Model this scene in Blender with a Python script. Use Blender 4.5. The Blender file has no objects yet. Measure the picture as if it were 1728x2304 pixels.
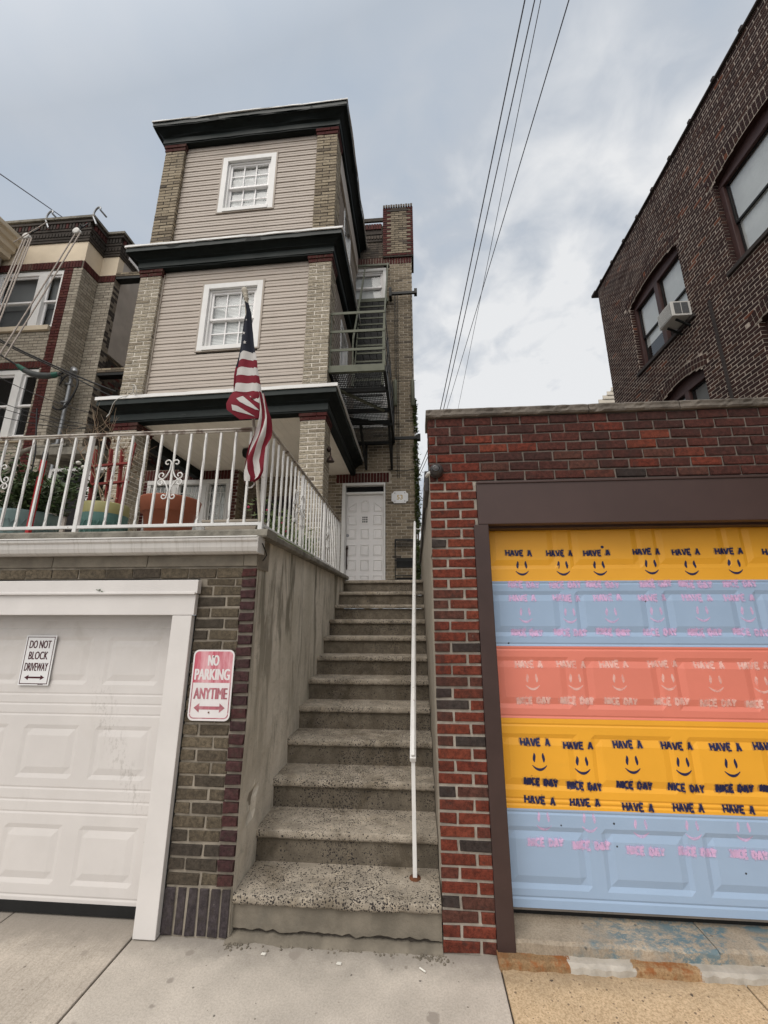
import bpy, bmesh, math, random
from mathutils import Vector, Matrix, noise as mnoise
R = math.radians
random.seed(7)
S = bpy.context.scene
C = S.collection

# ---------------------------------------------------------------- camera
cam_d = bpy.data.cameras.new("camera")
cam = bpy.data.objects.new("camera", cam_d); C.objects.link(cam)
cam_d.sensor_fit = 'VERTICAL'; cam_d.sensor_height = 36.0
cam_d.lens = 910 * 36.0 / 2304
cam_d.clip_start = 0.05; cam_d.clip_end = 2000
cam.location = (0, 0, 1.79)
cam.rotation_euler = (R(90 + 14.25), 0, R(4.38))
S.camera = cam

# ---------------------------------------------------------------- world: overcast sky
SUN_EL, SUN_AZ = 56, 198          # degrees; azimuth measured clockwise from +Y
W = bpy.data.worlds.new("World"); S.world = W; W.use_nodes = True
nt = W.node_tree; nt.nodes.clear()
def wn(t, **k):
    n = nt.nodes.new(t)
    for a, b in k.items(): setattr(n, a, b)
    return n
out = wn('ShaderNodeOutputWorld')
sky = wn('ShaderNodeTexSky', sky_type='NISHITA', sun_disc=False)
sky.sun_elevation = R(SUN_EL); sky.sun_rotation = R(SUN_AZ)
bg1 = wn('ShaderNodeBackground'); bg1.inputs[1].default_value = 0.10
nt.links.new(sky.outputs[0], bg1.inputs[0])
tc = wn('ShaderNodeTexCoord')
sep = wn('ShaderNodeSeparateXYZ'); nt.links.new(tc.outputs['Generated'], sep.inputs[0])
def wm(op, a, b=None):
    n = wn('ShaderNodeMath', operation=op)
    for i, x in enumerate((a, b)):
        if x is None: continue
        if isinstance(x, (int, float)): n.inputs[i].default_value = x
        else: nt.links.new(x, n.inputs[i])
    return n.outputs[0]
den = wm('ADD', wm('MAXIMUM', sep.outputs[2], 0.0), 0.22)
comb = wn('ShaderNodeCombineXYZ')
nt.links.new(wm('DIVIDE', sep.outputs[0], den), comb.inputs[0])
nt.links.new(wm('DIVIDE', sep.outputs[1], den), comb.inputs[1])
comb.inputs[2].default_value = 4.3
n1 = wn('ShaderNodeTexNoise'); n1.inputs['Scale'].default_value = 1.15; n1.inputs['Detail'].default_value = 7; n1.inputs['Roughness'].default_value = .55; n1.inputs['Distortion'].default_value = .35
nt.links.new(comb.outputs[0], n1.inputs['Vector'])
n2 = wn('ShaderNodeTexNoise'); n2.inputs['Scale'].default_value = 3.2; n2.inputs['Detail'].default_value = 6; n2.inputs['Distortion'].default_value = .5
nt.links.new(comb.outputs[0], n2.inputs['Vector'])
n3 = wn('ShaderNodeTexNoise'); n3.inputs['Scale'].default_value = 8.5; n3.inputs['Detail'].default_value = 5; n3.inputs['Distortion'].default_value = .4
nt.links.new(comb.outputs[0], n3.inputs['Vector'])
# brighter cloud deck low over the street's far end, to the right; bluer overhead
dotn = wn('ShaderNodeVectorMath', operation='DOT_PRODUCT'); nt.links.new(tc.outputs['Generated'], dotn.inputs[0])
dotn.inputs[1].default_value = Vector((0.30, 0.86, 0.40)).normalized()
low = wn('ShaderNodeMapRange'); low.inputs['From Min'].default_value = .72; low.inputs['From Max'].default_value = 1.0
nt.links.new(dotn.outputs['Value'], low.inputs['Value'])
mix = wm('ADD', wm('MULTIPLY', wm('SUBTRACT', n1.outputs[0], .5), 1.5), wm('ADD', wm('MULTIPLY', wm('SUBTRACT', n2.outputs[0], .5), 1.1), wm('MULTIPLY', wm('SUBTRACT', n3.outputs[0], .5), 1.05)))
amp = wm('ADD', wm('MULTIPLY', low.outputs[0], 1.0), .26)
fac = wm('ADD', wm('MULTIPLY', mix, amp), wm('ADD', wm('MULTIPLY', low.outputs[0], .46), .50))
ramp = wn('ShaderNodeValToRGB'); nt.links.new(fac, ramp.inputs[0])
cr = ramp.color_ramp
cr.elements[0].position = 0.0; cr.elements[0].color = (.475, .565, .68, 1)
cr.elements[1].position = 1.0; cr.elements[1].color = (1.04, 1.05, 1.06, 1)
e = cr.elements.new(.32); e.color = (.545, .635, .75, 1)
e = cr.elements.new(.62); e.color = (.66, .715, .79, 1)
# overcast behind the viewer, unseen, made brighter and warmer to light the house fronts
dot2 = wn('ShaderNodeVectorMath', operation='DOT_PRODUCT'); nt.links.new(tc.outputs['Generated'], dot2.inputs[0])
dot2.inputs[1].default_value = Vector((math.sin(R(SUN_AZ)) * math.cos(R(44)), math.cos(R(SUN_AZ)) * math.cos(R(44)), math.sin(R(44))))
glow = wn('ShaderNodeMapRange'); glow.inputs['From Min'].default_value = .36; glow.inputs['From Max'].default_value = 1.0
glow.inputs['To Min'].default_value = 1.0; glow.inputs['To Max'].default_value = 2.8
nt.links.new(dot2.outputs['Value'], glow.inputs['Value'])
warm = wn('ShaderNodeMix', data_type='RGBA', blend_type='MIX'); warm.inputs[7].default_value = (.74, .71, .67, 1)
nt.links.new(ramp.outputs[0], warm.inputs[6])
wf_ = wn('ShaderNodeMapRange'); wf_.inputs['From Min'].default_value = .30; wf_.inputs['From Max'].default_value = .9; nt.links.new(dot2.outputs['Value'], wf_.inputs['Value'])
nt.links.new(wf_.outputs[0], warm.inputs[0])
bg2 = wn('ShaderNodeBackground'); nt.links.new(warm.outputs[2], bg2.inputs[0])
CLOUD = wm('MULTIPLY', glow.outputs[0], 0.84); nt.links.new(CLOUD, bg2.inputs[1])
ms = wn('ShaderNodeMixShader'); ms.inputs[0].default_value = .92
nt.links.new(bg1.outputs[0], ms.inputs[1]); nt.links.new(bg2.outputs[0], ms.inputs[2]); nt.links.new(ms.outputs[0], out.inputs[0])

sun_d = bpy.data.lights.new("sun", 'SUN'); sun_d.energy = 1.4; sun_d.angle = R(40); sun_d.color = (1, .95, .89)
sun = bpy.data.objects.new("sun", sun_d); C.objects.link(sun)
sv = Vector((math.sin(R(SUN_AZ)) * math.cos(R(SUN_EL)), math.cos(R(SUN_AZ)) * math.cos(R(SUN_EL)), math.sin(R(SUN_EL))))
sun.rotation_euler = sv.to_track_quat('Z', 'Y').to_euler(); sun.location = (0, -20, 30)

S.view_settings.view_transform = 'Standard'; S.view_settings.look = 'None'
S.view_settings.exposure = 0.0; S.view_settings.gamma = 1.0
S.render.engine = 'CYCLES'
try:
    S.cycles.max_bounces = 8; S.cycles.diffuse_bounces = 4; S.cycles.transparent_max_bounces = 12
except Exception: pass

# ---------------------------------------------------------------- materials
MATS = {}
def _nm(name):
    m = bpy.data.materials.new(name); m.use_nodes = True
    t = m.node_tree; b = t.nodes['Principled BSDF']
    return m, t, b
def _noise(t, vec, scale, detail=5, rough=.6, dist=0.0, sc=(1, 1, 1)):
    mp = t.nodes.new('ShaderNodeMapping'); mp.inputs['Scale'].default_value = sc
    t.links.new(vec, mp.inputs['Vector'])
    n = t.nodes.new('ShaderNodeTexNoise'); n.inputs['Scale'].default_value = scale
    n.inputs['Detail'].default_value = detail; n.inputs['Roughness'].default_value = rough; n.inputs['Distortion'].default_value = dist
    t.links.new(mp.outputs[0], n.inputs['Vector'])
    return n.outputs[0]
def _map(t, v, a, b, c=0.0, d=1.0, smooth=True):
    n = t.nodes.new('ShaderNodeMapRange'); n.interpolation_type = 'SMOOTHSTEP' if smooth else 'LINEAR'
    n.inputs['From Min'].default_value = a; n.inputs['From Max'].default_value = b
    n.inputs['To Min'].default_value = c; n.inputs['To Max'].default_value = d
    t.links.new(v, n.inputs['Value']); return n.outputs[0]
def _mix(t, f, a, b, mode='MIX'):
    n = t.nodes.new('ShaderNodeMix'); n.data_type = 'RGBA'; n.blend_type = mode
    for i, x in ((0, f), (6, a), (7, b)):
        if hasattr(x, 'links') or hasattr(x, 'is_linked'): t.links.new(x, n.inputs[i])
        elif i == 0: n.inputs[0].default_value = x
        else: n.inputs[i].default_value = (*x[:3], 1)
    return n.outputs[2]
def _math(t, op, a, b=None):
    n = t.nodes.new('ShaderNodeMath'); n.operation = op
    for i, x in enumerate((a, b)):
        if x is None: continue
        if isinstance(x, (int, float)): n.inputs[i].default_value = x
        else: t.links.new(x, n.inputs[i])
    return n.outputs[0]
def _bump(t, b, h, strength, dist=.01):
    n = t.nodes.new('ShaderNodeBump'); n.inputs['Strength'].default_value = strength; n.inputs['Distance'].default_value = dist
    t.links.new(h, n.inputs['Height']); t.links.new(n.outputs[0], b.inputs['Normal'])
def mat(name, col, rough=.75, var=.12, vs=5, bump=.15, bs=120, stains=(), metal=0, spec=.35, bdist=.004):
    """plain procedural surface; stains: (colour, scale, (sx,sy,sz), lo, hi, amount)"""
    m, t, b = _nm(name)
    pos = t.nodes.new('ShaderNodeNewGeometry').outputs['Position']
    v = _noise(t, pos, vs)
    lo = tuple(c * (1 - var) for c in col); hi = tuple(min(1, c * (1 + var)) for c in col)
    c = _mix(t, _map(t, v, .3, .7), lo, hi)
    for (sc, s, xyz, a, z, amt) in stains:
        f = _map(t, _noise(t, pos, s, 6, .65, .4, xyz), a, z, 0, amt)
        c = _mix(t, f, c, sc)
    t.links.new(c, b.inputs['Base Color'])
    b.inputs['Roughness'].default_value = rough; b.inputs['Metallic'].default_value = metal
    b.inputs['Specular IOR Level'].default_value = spec
    if bump: _bump(t, b, _noise(t, pos, bs, 4), bump, bdist)
    MATS[name] = m; return m
def brick_mat(name, palette, rough=.9, stains=(), bump=.5, bs=90, var=.25):
    m, t, b = _nm(name)
    at = t.nodes.new('ShaderNodeAttribute'); at.attribute_name = 'rnd'
    r = t.nodes.new('ShaderNodeValToRGB'); r.color_ramp.interpolation = 'LINEAR'
    els = r.color_ramp.elements
    while len(els) > 1: els.remove(els[-1])
    els[0].position = palette[0][0]; els[0].color = (*palette[0][1], 1)
    for p, c in palette[1:]:
        e = els.new(p); e.color = (*c, 1)
    t.links.new(at.outputs['Fac'], r.inputs[0])
    pos = t.nodes.new('ShaderNodeNewGeometry').outputs['Position']
    n = _math(t, 'ADD', _math(t, 'MULTIPLY', _noise(t, pos, 38, 6, .75), .6), _math(t, 'MULTIPLY', _noise(t, pos, 170, 4, .8), .4))
    c = _mix(t, 1.0, r.outputs[0], _mix(t, _map(t, n, .36, .64), (1 - var * 1.3,) * 3, (1 + var * 1.2,) * 3), 'MULTIPLY')
    for (sc, s, xyz, a, z, amt) in stains:
        c = _mix(t, _map(t, _noise(t, pos, s, 6, .65, .4, xyz), a, z, 0, amt), c, sc)
    t.links.new(c, b.inputs['Base Color'])
    b.inputs['Roughness'].default_value = rough; b.inputs['Specular IOR Level'].default_value = .25
    _bump(t, b, _noise(t, pos, bs, 6, .75), bump, .004)
    MATS[name] = m; return m

red_p = [(0, (.095, .024, .015)), (.12, (.138, .032, .019)), (.3, (.118, .026, .016)), (.45, (.150, .037, .021)), (.54, (.105, .030, .020)), (.60, (.075, .031, .023)), (.64, (.085, .035, .026)), (.65, (.078, .025, .019)), (.80, (.048, .021, .018)), (.81, (.034, .026, .024)), (1, (.050, .040, .036))]
brick_mat('red_brick', red_p, var=.42, stains=[((.040, .024, .020), 20, (1, 1, 1), .54, .68, .55), ((.030, .018, .016), 4.5, (1, 1, .22), .54, .72, .6), ((.035, .018, .016), .9, (1, 1, 2.2), .56, .82, .6), ((.34, .30, .27), 60, (1, 1, 1), .70, .74, .6)])
tan_p = [(0, (.29, .235, .16)), (.35, (.36, .30, .215)), (.6, (.25, .205, .145)), (.72, (.18, .145, .105)), (.79, (.10, .082, .063)), (.8, (.085, .021, .018)), (.9, (.062, .016, .015)), (.93, (.10, .030, .022)), (.94, (.06, .05, .045)), (1, (.05, .045, .04))]
brick_mat('tan_brick', tan_p, stains=[((.10, .085, .065), 1.3, (1, 1, .7), .52, .78, .65), ((.09, .075, .06), 16, (1, 1, 1), .55, .72, .35)])
bay_p = [(0, (.355, .315, .25)), (.35, (.42, .375, .305)), (.6, (.33, .292, .232)), (.72, (.285, .25, .20)), (.79, (.20, .172, .138))] + tan_p[5:]
brick_mat('bay_brick', bay_p, stains=[((.26, .22, .165), 1.3, (1, 1, .7), .55, .8, .5), ((.13, .11, .085), 16, (1, 1, 1), .55, .72, .3)])
brick_mat('pier_tan_brick', [(0, (.25, .205, .145)), (.35, (.29, .24, .175)), (.6, (.21, .17, .12)), (.72, (.16, .13, .095)), (.79, (.10, .082, .065)), (.8, (.085, .021, .018)), (.9, (.062, .016, .015)), (.93, (.10, .030, .022)), (.94, (.06, .05, .045)), (1, (.05, .045, .04))], stains=[((.10, .085, .065), 1.3, (1, 1, .7), .50, .78, .65), ((.09, .075, .06), 16, (1, 1, 1), .55, .72, .35)])
brick_mat('pale_brick', [(0, (.30, .255, .19)), (.4, (.40, .35, .27)), (.62, (.33, .285, .22)), (.73, (.25, .21, .155)), (.79, (.17, .14, .11)), (.8, (.085, .021, .018)), (.9, (.062, .016, .015)), (.93, (.10, .030, .022)), (.94, (.10, .08, .07)), (1, (.09, .07, .06))], stains=[((.13, .11, .085), 1.6, (1, 1, .8), .55, .8, .55), ((.10, .085, .06), 34, (1, 1, 1), .50, .62, .65)])
brick_mat('dark_brick', [(0, (.030, .015, .014)), (.35, (.046, .020, .017)), (.6, (.036, .018, .017)), (.8, (.055, .024, .018)), (.955, (.070, .030, .021)), (.96, (.17, .055, .028)), (1, (.13, .045, .026))], stains=[((.025, .02, .02), .8, (1, 1, 1), .56, .75, .6)])
brick_mat('brown_brick', [(0, (.085, .068, .047)), (.3, (.128, .103, .071)), (.55, (.078, .062, .044)), (.7, (.055, .045, .035)), (.79, (.036, .030, .026)), (.8, (.062, .027, .027)), (.9, (.042, .021, .023)), (.93, (.070, .026, .024)), (.94, (.040, .034, .038)), (1, (.055, .045, .048))], stains=[((.045, .038, .028), 2.5, (1, 1, .6), .48, .72, .6), ((.05, .042, .032), 26, (1, 1, 1), .52, .66, .55), ((.30, .265, .215), 44, (1, 1, 1), .68, .73, .5)], bump=.9, bs=70, var=.4)
brick_mat('sooty_brick', [(0, (.13, .105, .08)), (.5, (.085, .068, .055)), (.79, (.05, .042, .036)), (.8, (.085, .025, .022)), (1, (.06, .02, .018))], stains=[((.03, .026, .022), 3, (1, 1, .7), .45, .65, .7)])
def mortar(name, col, dirt):
    mat(name, col, .95, .22, 12, .5, 150, [(dirt, 1.2, (1, 1, .8), .5, .75, .55)])
mortar('mortar_light', (.345, .31, .265), (.11, .09, .075))
mortar('mortar_sooty', (.17, .145, .125), (.05, .04, .035))
mortar('mortar_bay', (.155, .135, .11), (.07, .06, .05))
mortar('mortar_tan', (.42, .375, .31), (.09, .078, .062))
mortar('mortar_white', (.70, .65, .57), (.30, .26, .21))
mortar('mortar_dark', (.062, .052, .043), (.03, .026, .022))
mortar('mortar_brown', (.265, .232, .188), (.10, .085, .065))
mortar('mortar_pale', (.50, .42, .35), (.30, .26, .22))

mat('white_paint', (.655, .628, .608), .55, .04, 3, .08, 60, [((.52, .48, .43), 3.5, (1, 1, .4), .60, .85, .30)])
mat('white_trim', (.78, .77, .75), .5, .04, 4, .05, 60, [((.45, .42, .37), 6, (1, 1, .5), .62, .85, .35)])
mat('vinyl_white', (.86, .84, .83), .4, .03, 4, .0)
mat('garage_white', (.62, .592, .572), .45, .04, 2.2, .10, 300, [((.36, .33, .29), 2.0, (1.6, 1.6, .5), .58, .85, .42), ((.26, .24, .21), 30, (1, 1, .7), .70, .78, .35), ((.50, .46, .41), 1.1, (1, 1, 1.2), .5, .8, .35)], bdist=.001)
mat('aluminium_white', (.60, .58, .555), .4, .05, 4, .03, 80, [((.34, .32, .28), 30, (1.4, .1, .06), .48, .72, .55)])
mat('green_black', (.0045, .0075, .0068), .6, .25, 7, .15, 30, [((.07, .072, .066), 9, (1, 1, 3), .66, .74, .35)], spec=.18)
mat('green_fascia', (.0095, .0165, .015), .5, .2, 6, .12, 40, [((.085, .088, .08), 14, (.6, .6, 3), .64, .70, .5)], spec=.3)
mat('siding', (.46, .40, .345), .6, .03, 1.5, .08, 25, [((.34, .29, .24), 2.2, (1.5, 1.5, .22), .52, .80, .4)])
mat('siding_trim', (.40, .345, .29), .6, .05, 3, .05)
mat('porch_ceiling', (.82, .765, .68), .65, .05, 2, .05, 50, [((.34, .30, .25), 2, (1, .3, 1), .55, .85, .4)])
mat('concrete_cap', (.20, .185, .155), .95, .25, 9, .7, 60, [((.07, .065, .05), 5, (1, 1, 1), .48, .68, .6)], bdist=.008)
mat('stone_cap', (.15, .13, .11), .95, .2, 7, .8, 40, [((.06, .052, .045), 5, (1, 1, 1), .48, .68, .6)], bdist=.01)
mat('parging', (.185, .162, .128), .95, .2, 6, .5, 70, [((.13, .12, .10), 4, (1, 1, 1), .52, .72, .6)], bdist=.006)
mat('beige_stucco', (.34, .30, .245), .9, .08, 4, .4, 120, [((.22, .20, .165), 3, (1, 1, .5), .5, .8, .4)])
mat('grey_stucco', (.44, .40, .36), .9, .12, 2, .2, 60, [((.30, .27, .245), 1.2, (1, 2, .35), .48, .75, .5)])
mat('cream_stucco', (.70, .595, .45), .9, .07, 2, .2, 60, [((.56, .475, .36), 1.4, (1, 1, .6), .5, .8, .4)])
mat('cream_paint', (.62, .53, .40), .7, .06, 2, .1, 60)
mat('brown_metal', (.062, .037, .033), .45, .08, 2, .06, 15, [((.085, .054, .048), 1.5, (1, 1, 1), .5, .8, .5)], spec=.35)
mat('jamb_brown', (.050, .030, .027), .5, .12, 4, .12, 40, [((.09, .06, .05), 20, (1, 1, .6), .66, .75, .4)])
mat('black_paint', (.008, .008, .008), .6, .2, 8, .15, 60)
mat('dark_iron', (.006, .007, .007), .55, .3, 12, .2, 90)
mat('green_iron', (.110, .116, .082), .6, .12, 9, .15, 80, [((.06, .055, .04), 12, (1, 1, 1), .6, .72, .5)])
mat('rail_white', (.72, .71, .69), .45, .05, 8, .15, 60, [((.16, .07, .03), 26, (1, 1, .5), .62, .70, .8), ((.45, .40, .34), 14, (1, 1, .4), .55, .75, .35)])
mat('rail_top', (.50, .46, .41), .6, .10, 8, .2, 60, [((.10, .045, .025), 9, (1, 1, 1), .50, .64, .8)])
mat('terracotta', (.30, .095, .05), .6, .06, 3, .05, 60, [((.22, .07, .04), 3, (1, 1, 1), .5, .8, .4)])
mat('teal_glaze', (.09, .19, .17), .35, .12, 5, .1, 60, [((.035, .07, .065), 5, (1, 1, 1), .5, .7, .5)])
mat('olive_glaze', (.33, .305, .13), .45, .1, 5, .1, 60)
mat('blue_grey_plastic', (.20, .28, .275), .5, .06, 4, .1, 60)
mat('planter_beige', (.36, .31, .25), .6, .06, 4, .1, 60)
mat('red_wood', (.22, .035, .028), .7, .2, 9, .2, 60)
mat('red_plastic', (.45, .015, .02), .45, .04, 5, .0)
mat('grey_wood', (.30, .265, .235), .8, .12, 4, .3, 40, [((.18, .16, .14), 5, (4, 4, .4), .5, .7, .5)])
mat('dry_twig', (.30, .22, .15), .9, .2, 9, .2, 60)
mat('terrace_paving', (.50, .465, .41), .9, .12, 5, .3, 90)
mat('soil', (.035, .026, .018), .95, .3, 20, .8, 60)
mat('leaf_dark', (.060, .095, .034), .5, .5, 14, .1, 60)
mat('leaf_ivy', (.095, .125, .042), .5, .5, 9, .1, 60, [((.16, .17, .07), 7, (1, 1, 1), .55, .7, .6)])
mat('leaf_light', (.11, .15, .045), .5, .4, 14, .1, 60)
mat('flower_pink', (.5, .05, .12), .6, .2, 20, .0)
mat('turf_green', (.16, .21, .055), .9, .3, 60, .8, 200)
mat('galvanised', (.30, .31, .32), .4, .1, 6, .1, 50, metal=.6)
mat('cable_black', (.010, .010, .011), .5, .1, 6, .0)
mat('wire_grey', (.13, .135, .165), .6, .1, 6, .0)
mat('cable_white', (.62, .60, .56), .5, .05, 6, .0)
mat('rope', (.36, .31, .27), .9, .2, 30, .4, 200)
mat('tape_green', (.02, .10, .07), .5, .2, 10, .1)
mat('splice_grey', (.06, .065, .065), .5, .2, 10, .1)
mat('rubber_gap_black', (.010, .010, .010), .8, .2, 10, .2)
mat('ac_white', (.62, .61, .58), .45, .05, 5, .05, 60, [((.40, .37, .32), 5, (1, 1, 1), .55, .8, .4)])
mat('ac_grille', (.10, .105, .11), .5, .2, 40, .1, 200)
mat('window_brown', (.060, .030, .027), .5, .15, 4, .1, 40)
mat('window_black', (.010, .009, .009), .5, .2, 8, .1)
mat('interior_dark', (.012, .012, .013), .9, .2, 3, .0)
mat('blind', (.88, .875, .865), .6, .03, 3, .0)
mat('curtain', (.80, .80, .78), .9, .08, 2, .3, 20, bdist=.02)
mat('shade_grey', (.20, .205, .21), .8, .05, 3, .0)
mat('screen_grey', (.11, .115, .12), .7, .06, 3, .0)
mat('sill_dark', (.045, .036, .033), .85, .2, 8, .3, 80)
mat('brass', (.05, .032, .026), .4, .2, 10, .1, metal=.7)
mat('gold', (.42, .30, .12), .45, .2, 30, .1, metal=.4)
mat('camera_case', (.045, .04, .04), .35, .1, 6, .0)
mat('camera_lens', (.01, .008, .008), .08, .0, 1, .0, spec=.7)
mat('sign_white', (.74, .74, .745), .4, .03, 6, .0)
mat('sign_aged', (.72, .69, .69), .45, .03, 7, .0, stains=[((.62, .50, .51), 7, (1, 1, .5), .5, .8, .5)])
mat('sign_maroon', (.055, .006, .012), .5, .15, 12, .0)
mat('sign_red', (.47, .075, .115), .45, .10, 6, .0, stains=[((.72, .43, .46), 8, (2.2, 1, .35), .34, .68, .95)])
mat('sign_faded', (.40, .13, .16), .5, .2, 12, .0, stains=[((.60, .40, .42), 14, (1, 1, .6), .45, .7, .7)])
mat('door_yellow', (.82, .40, .035), .42, .035, 2, .08, 300, [((.36, .19, .04), 2.2, (1, 1, 2.2), .58, .85, .22)], bdist=.001)
mat('door_blue', (.325, .445, .62), .42, .03, 2, .08, 300, [((.22, .30, .40), 2.0, (1, 1, .6), .52, .85, .30)], bdist=.001)
mat('door_coral', (.72, .225, .165), .42, .03, 2, .08, 300, [((.46, .14, .105), 2.0, (1, 1, 1), .55, .85, .30)], bdist=.001)
def spray(name, col, a, z, most=1.0):
    """sprayed stencil paint, thin in places: speckled cover through a transparent mix"""
    m, t, b = _nm(name)
    pos = t.nodes.new('ShaderNodeNewGeometry').outputs['Position']
    b.inputs['Base Color'].default_value = (*col, 1); b.inputs['Roughness'].default_value = .6
    n = _noise(t, pos, 21, 3, .5)
    tr = t.nodes.new('ShaderNodeBsdfTransparent'); mx = t.nodes.new('ShaderNodeMixShader')
    t.links.new(_map(t, n, a, z, 0, most), mx.inputs[0]); t.links.new(tr.outputs[0], mx.inputs[1]); t.links.new(b.outputs[0], mx.inputs[2])
    t.links.new(mx.outputs[0], t.nodes['Material Output'].inputs['Surface']); MATS[name] = m
spray('spray_navy', (.006, .010, .065), .15, .28)
spray('mist_navy', (.02, .03, .12), .25, .75, .30)
spray('mist_pink', (.80, .53, .80), .25, .75, .22)
spray('mist_white', (.95, .64, .57), .25, .75, .20)
spray('spray_pink', (.80, .53, .80), .0, .66, .72)
spray('spray_white', (.95, .64, .57), .0, .74, .72)
mat('flag_navy', (.006, .008, .018), .85, .15, 12, .3, 400)
mat('flag_red', (.155, .007, .018), .85, .12, 10, .3, 400)
mat('flag_white', (.50, .48, .46), .85, .06, 10, .3, 400)
mat('pole_wood', (.42, .38, .31), .6, .1, 10, .1)
mat('litter_white', (.72, .70, .64), .8, .05, 8, .0)
mat('far_siding', (.58, .53, .45), .7, .04, 2, .0)
mat('asphalt', (.05, .05, .05), .95, .2, 20, .6, 200)
mat('rust', (.12, .045, .02), .9, .3, 30, .5)
mat('cream_trim', (.62, .56, .45), .7, .05, 3, .1)

def glass(name, tint, refl):
    m, t, b = _nm(name)
    t.nodes.remove(b)
    tr = t.nodes.new('ShaderNodeBsdfTransparent'); tr.inputs[0].default_value = (*tint, 1)
    gl = t.nodes.new('ShaderNodeBsdfGlossy'); gl.inputs['Roughness'].default_value = .02
    lw = t.nodes.new('ShaderNodeLayerWeight'); lw.inputs[0].default_value = .5
    fr = _math(t, 'ADD', _math(t, 'MULTIPLY', _math(t, 'POWER', lw.outputs['Facing'], 5), .9), .05)
    mx = t.nodes.new('ShaderNodeMixShader')
    t.links.new(_math(t, 'MINIMUM', _math(t, 'ADD', fr, refl), 1.0), mx.inputs[0])
    t.links.new(tr.outputs[0], mx.inputs[1]); t.links.new(gl.outputs[0], mx.inputs[2])
    t.links.new(mx.outputs[0], t.nodes['Material Output'].inputs['Surface']); MATS[name] = m
glass('glass_clear', (.88, .90, .90), .0)
glass('glass_reflective', (.90, .92, .92), .10)

def speckled(name, base, dark, dens, treadmask=True):
    """concrete with worn-out dark pebbles showing"""
    m, t, b = _nm(name)
    pos = t.nodes.new('ShaderNodeNewGeometry').outputs['Position']
    wob = t.nodes.new('ShaderNodeVectorMath'); wob.operation = 'ADD'
    nn = t.nodes.new('ShaderNodeTexNoise'); nn.inputs['Scale'].default_value = 40; t.links.new(pos, nn.inputs['Vector'])
    sc = t.nodes.new('ShaderNodeVectorMath'); sc.operation = 'SCALE'; sc.inputs['Scale'].default_value = .022
    t.links.new(nn.outputs['Color'], sc.inputs[0]); t.links.new(pos, wob.inputs[0]); t.links.new(sc.outputs[0], wob.inputs[1])
    dist = None; f = None
    for s, thr, a, z, msc in ((70, .30, .46, .65, 2.4), (120, .28, .45, .65, 4.5)):
        v = t.nodes.new('ShaderNodeTexVoronoi'); v.inputs['Scale'].default_value = s; t.links.new(wob.outputs[0], v.inputs['Vector'])
        sp = _map(t, v.outputs['Distance'], thr, thr + .12, 1, 0)
        # each pebble is there or not, by its cell's own random value against local wear
        sepc = t.nodes.new('ShaderNodeSeparateColor'); t.links.new(v.outputs['Color'], sepc.inputs[0])
        wear = _map(t, _noise(t, pos, msc, 4, .6), a - dens * .14, z, .05, .85)
        on = _math(t, 'LESS_THAN', sepc.outputs[0], wear)
        g = _math(t, 'MULTIPLY', sp, on)
        f = g if f is None else _math(t, 'MAXIMUM', f, g)
    c = _mix(t, _map(t, _noise(t, pos, 9, 6, .65), .3, .7), tuple(x * .72 for x in base), tuple(x * 1.2 for x in base))
    c = _mix(t, _map(t, _noise(t, pos, 150, 3, .6), .35, .7), c, _mix(t, 1.0, c, (.75, .74, .72), 'MULTIPLY'))
    c = _mix(t, _map(t, _noise(t, pos, 3.1, 6, .7, .6), .44, .68, 0, .8), c, _mix(t, 1.0, c, (.52, .49, .44), 'MULTIPLY'))
    c = _mix(t, _map(t, _noise(t, pos, 7.5, 5, .7, .8), .56, .70, 0, .5), c, _mix(t, 1.0, c, (1.35, 1.3, 1.2), 'MULTIPLY'))
    c = _mix(t, f, c, dark)
    t.links.new(c, b.inputs['Base Color']); b.inputs['Roughness'].default_value = .92; b.inputs['Specular IOR Level'].default_value = .3
    h = _math(t, 'ADD', _math(t, 'MULTIPLY', f, -1.0), _math(t, 'MULTIPLY', _noise(t, pos, 130, 4, .7), .8))
    _bump(t, b, h, .7, .004); MATS[name] = m
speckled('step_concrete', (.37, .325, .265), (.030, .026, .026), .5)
speckled('riser_concrete', (.165, .14, .108), (.032, .028, .028), .1)

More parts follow.
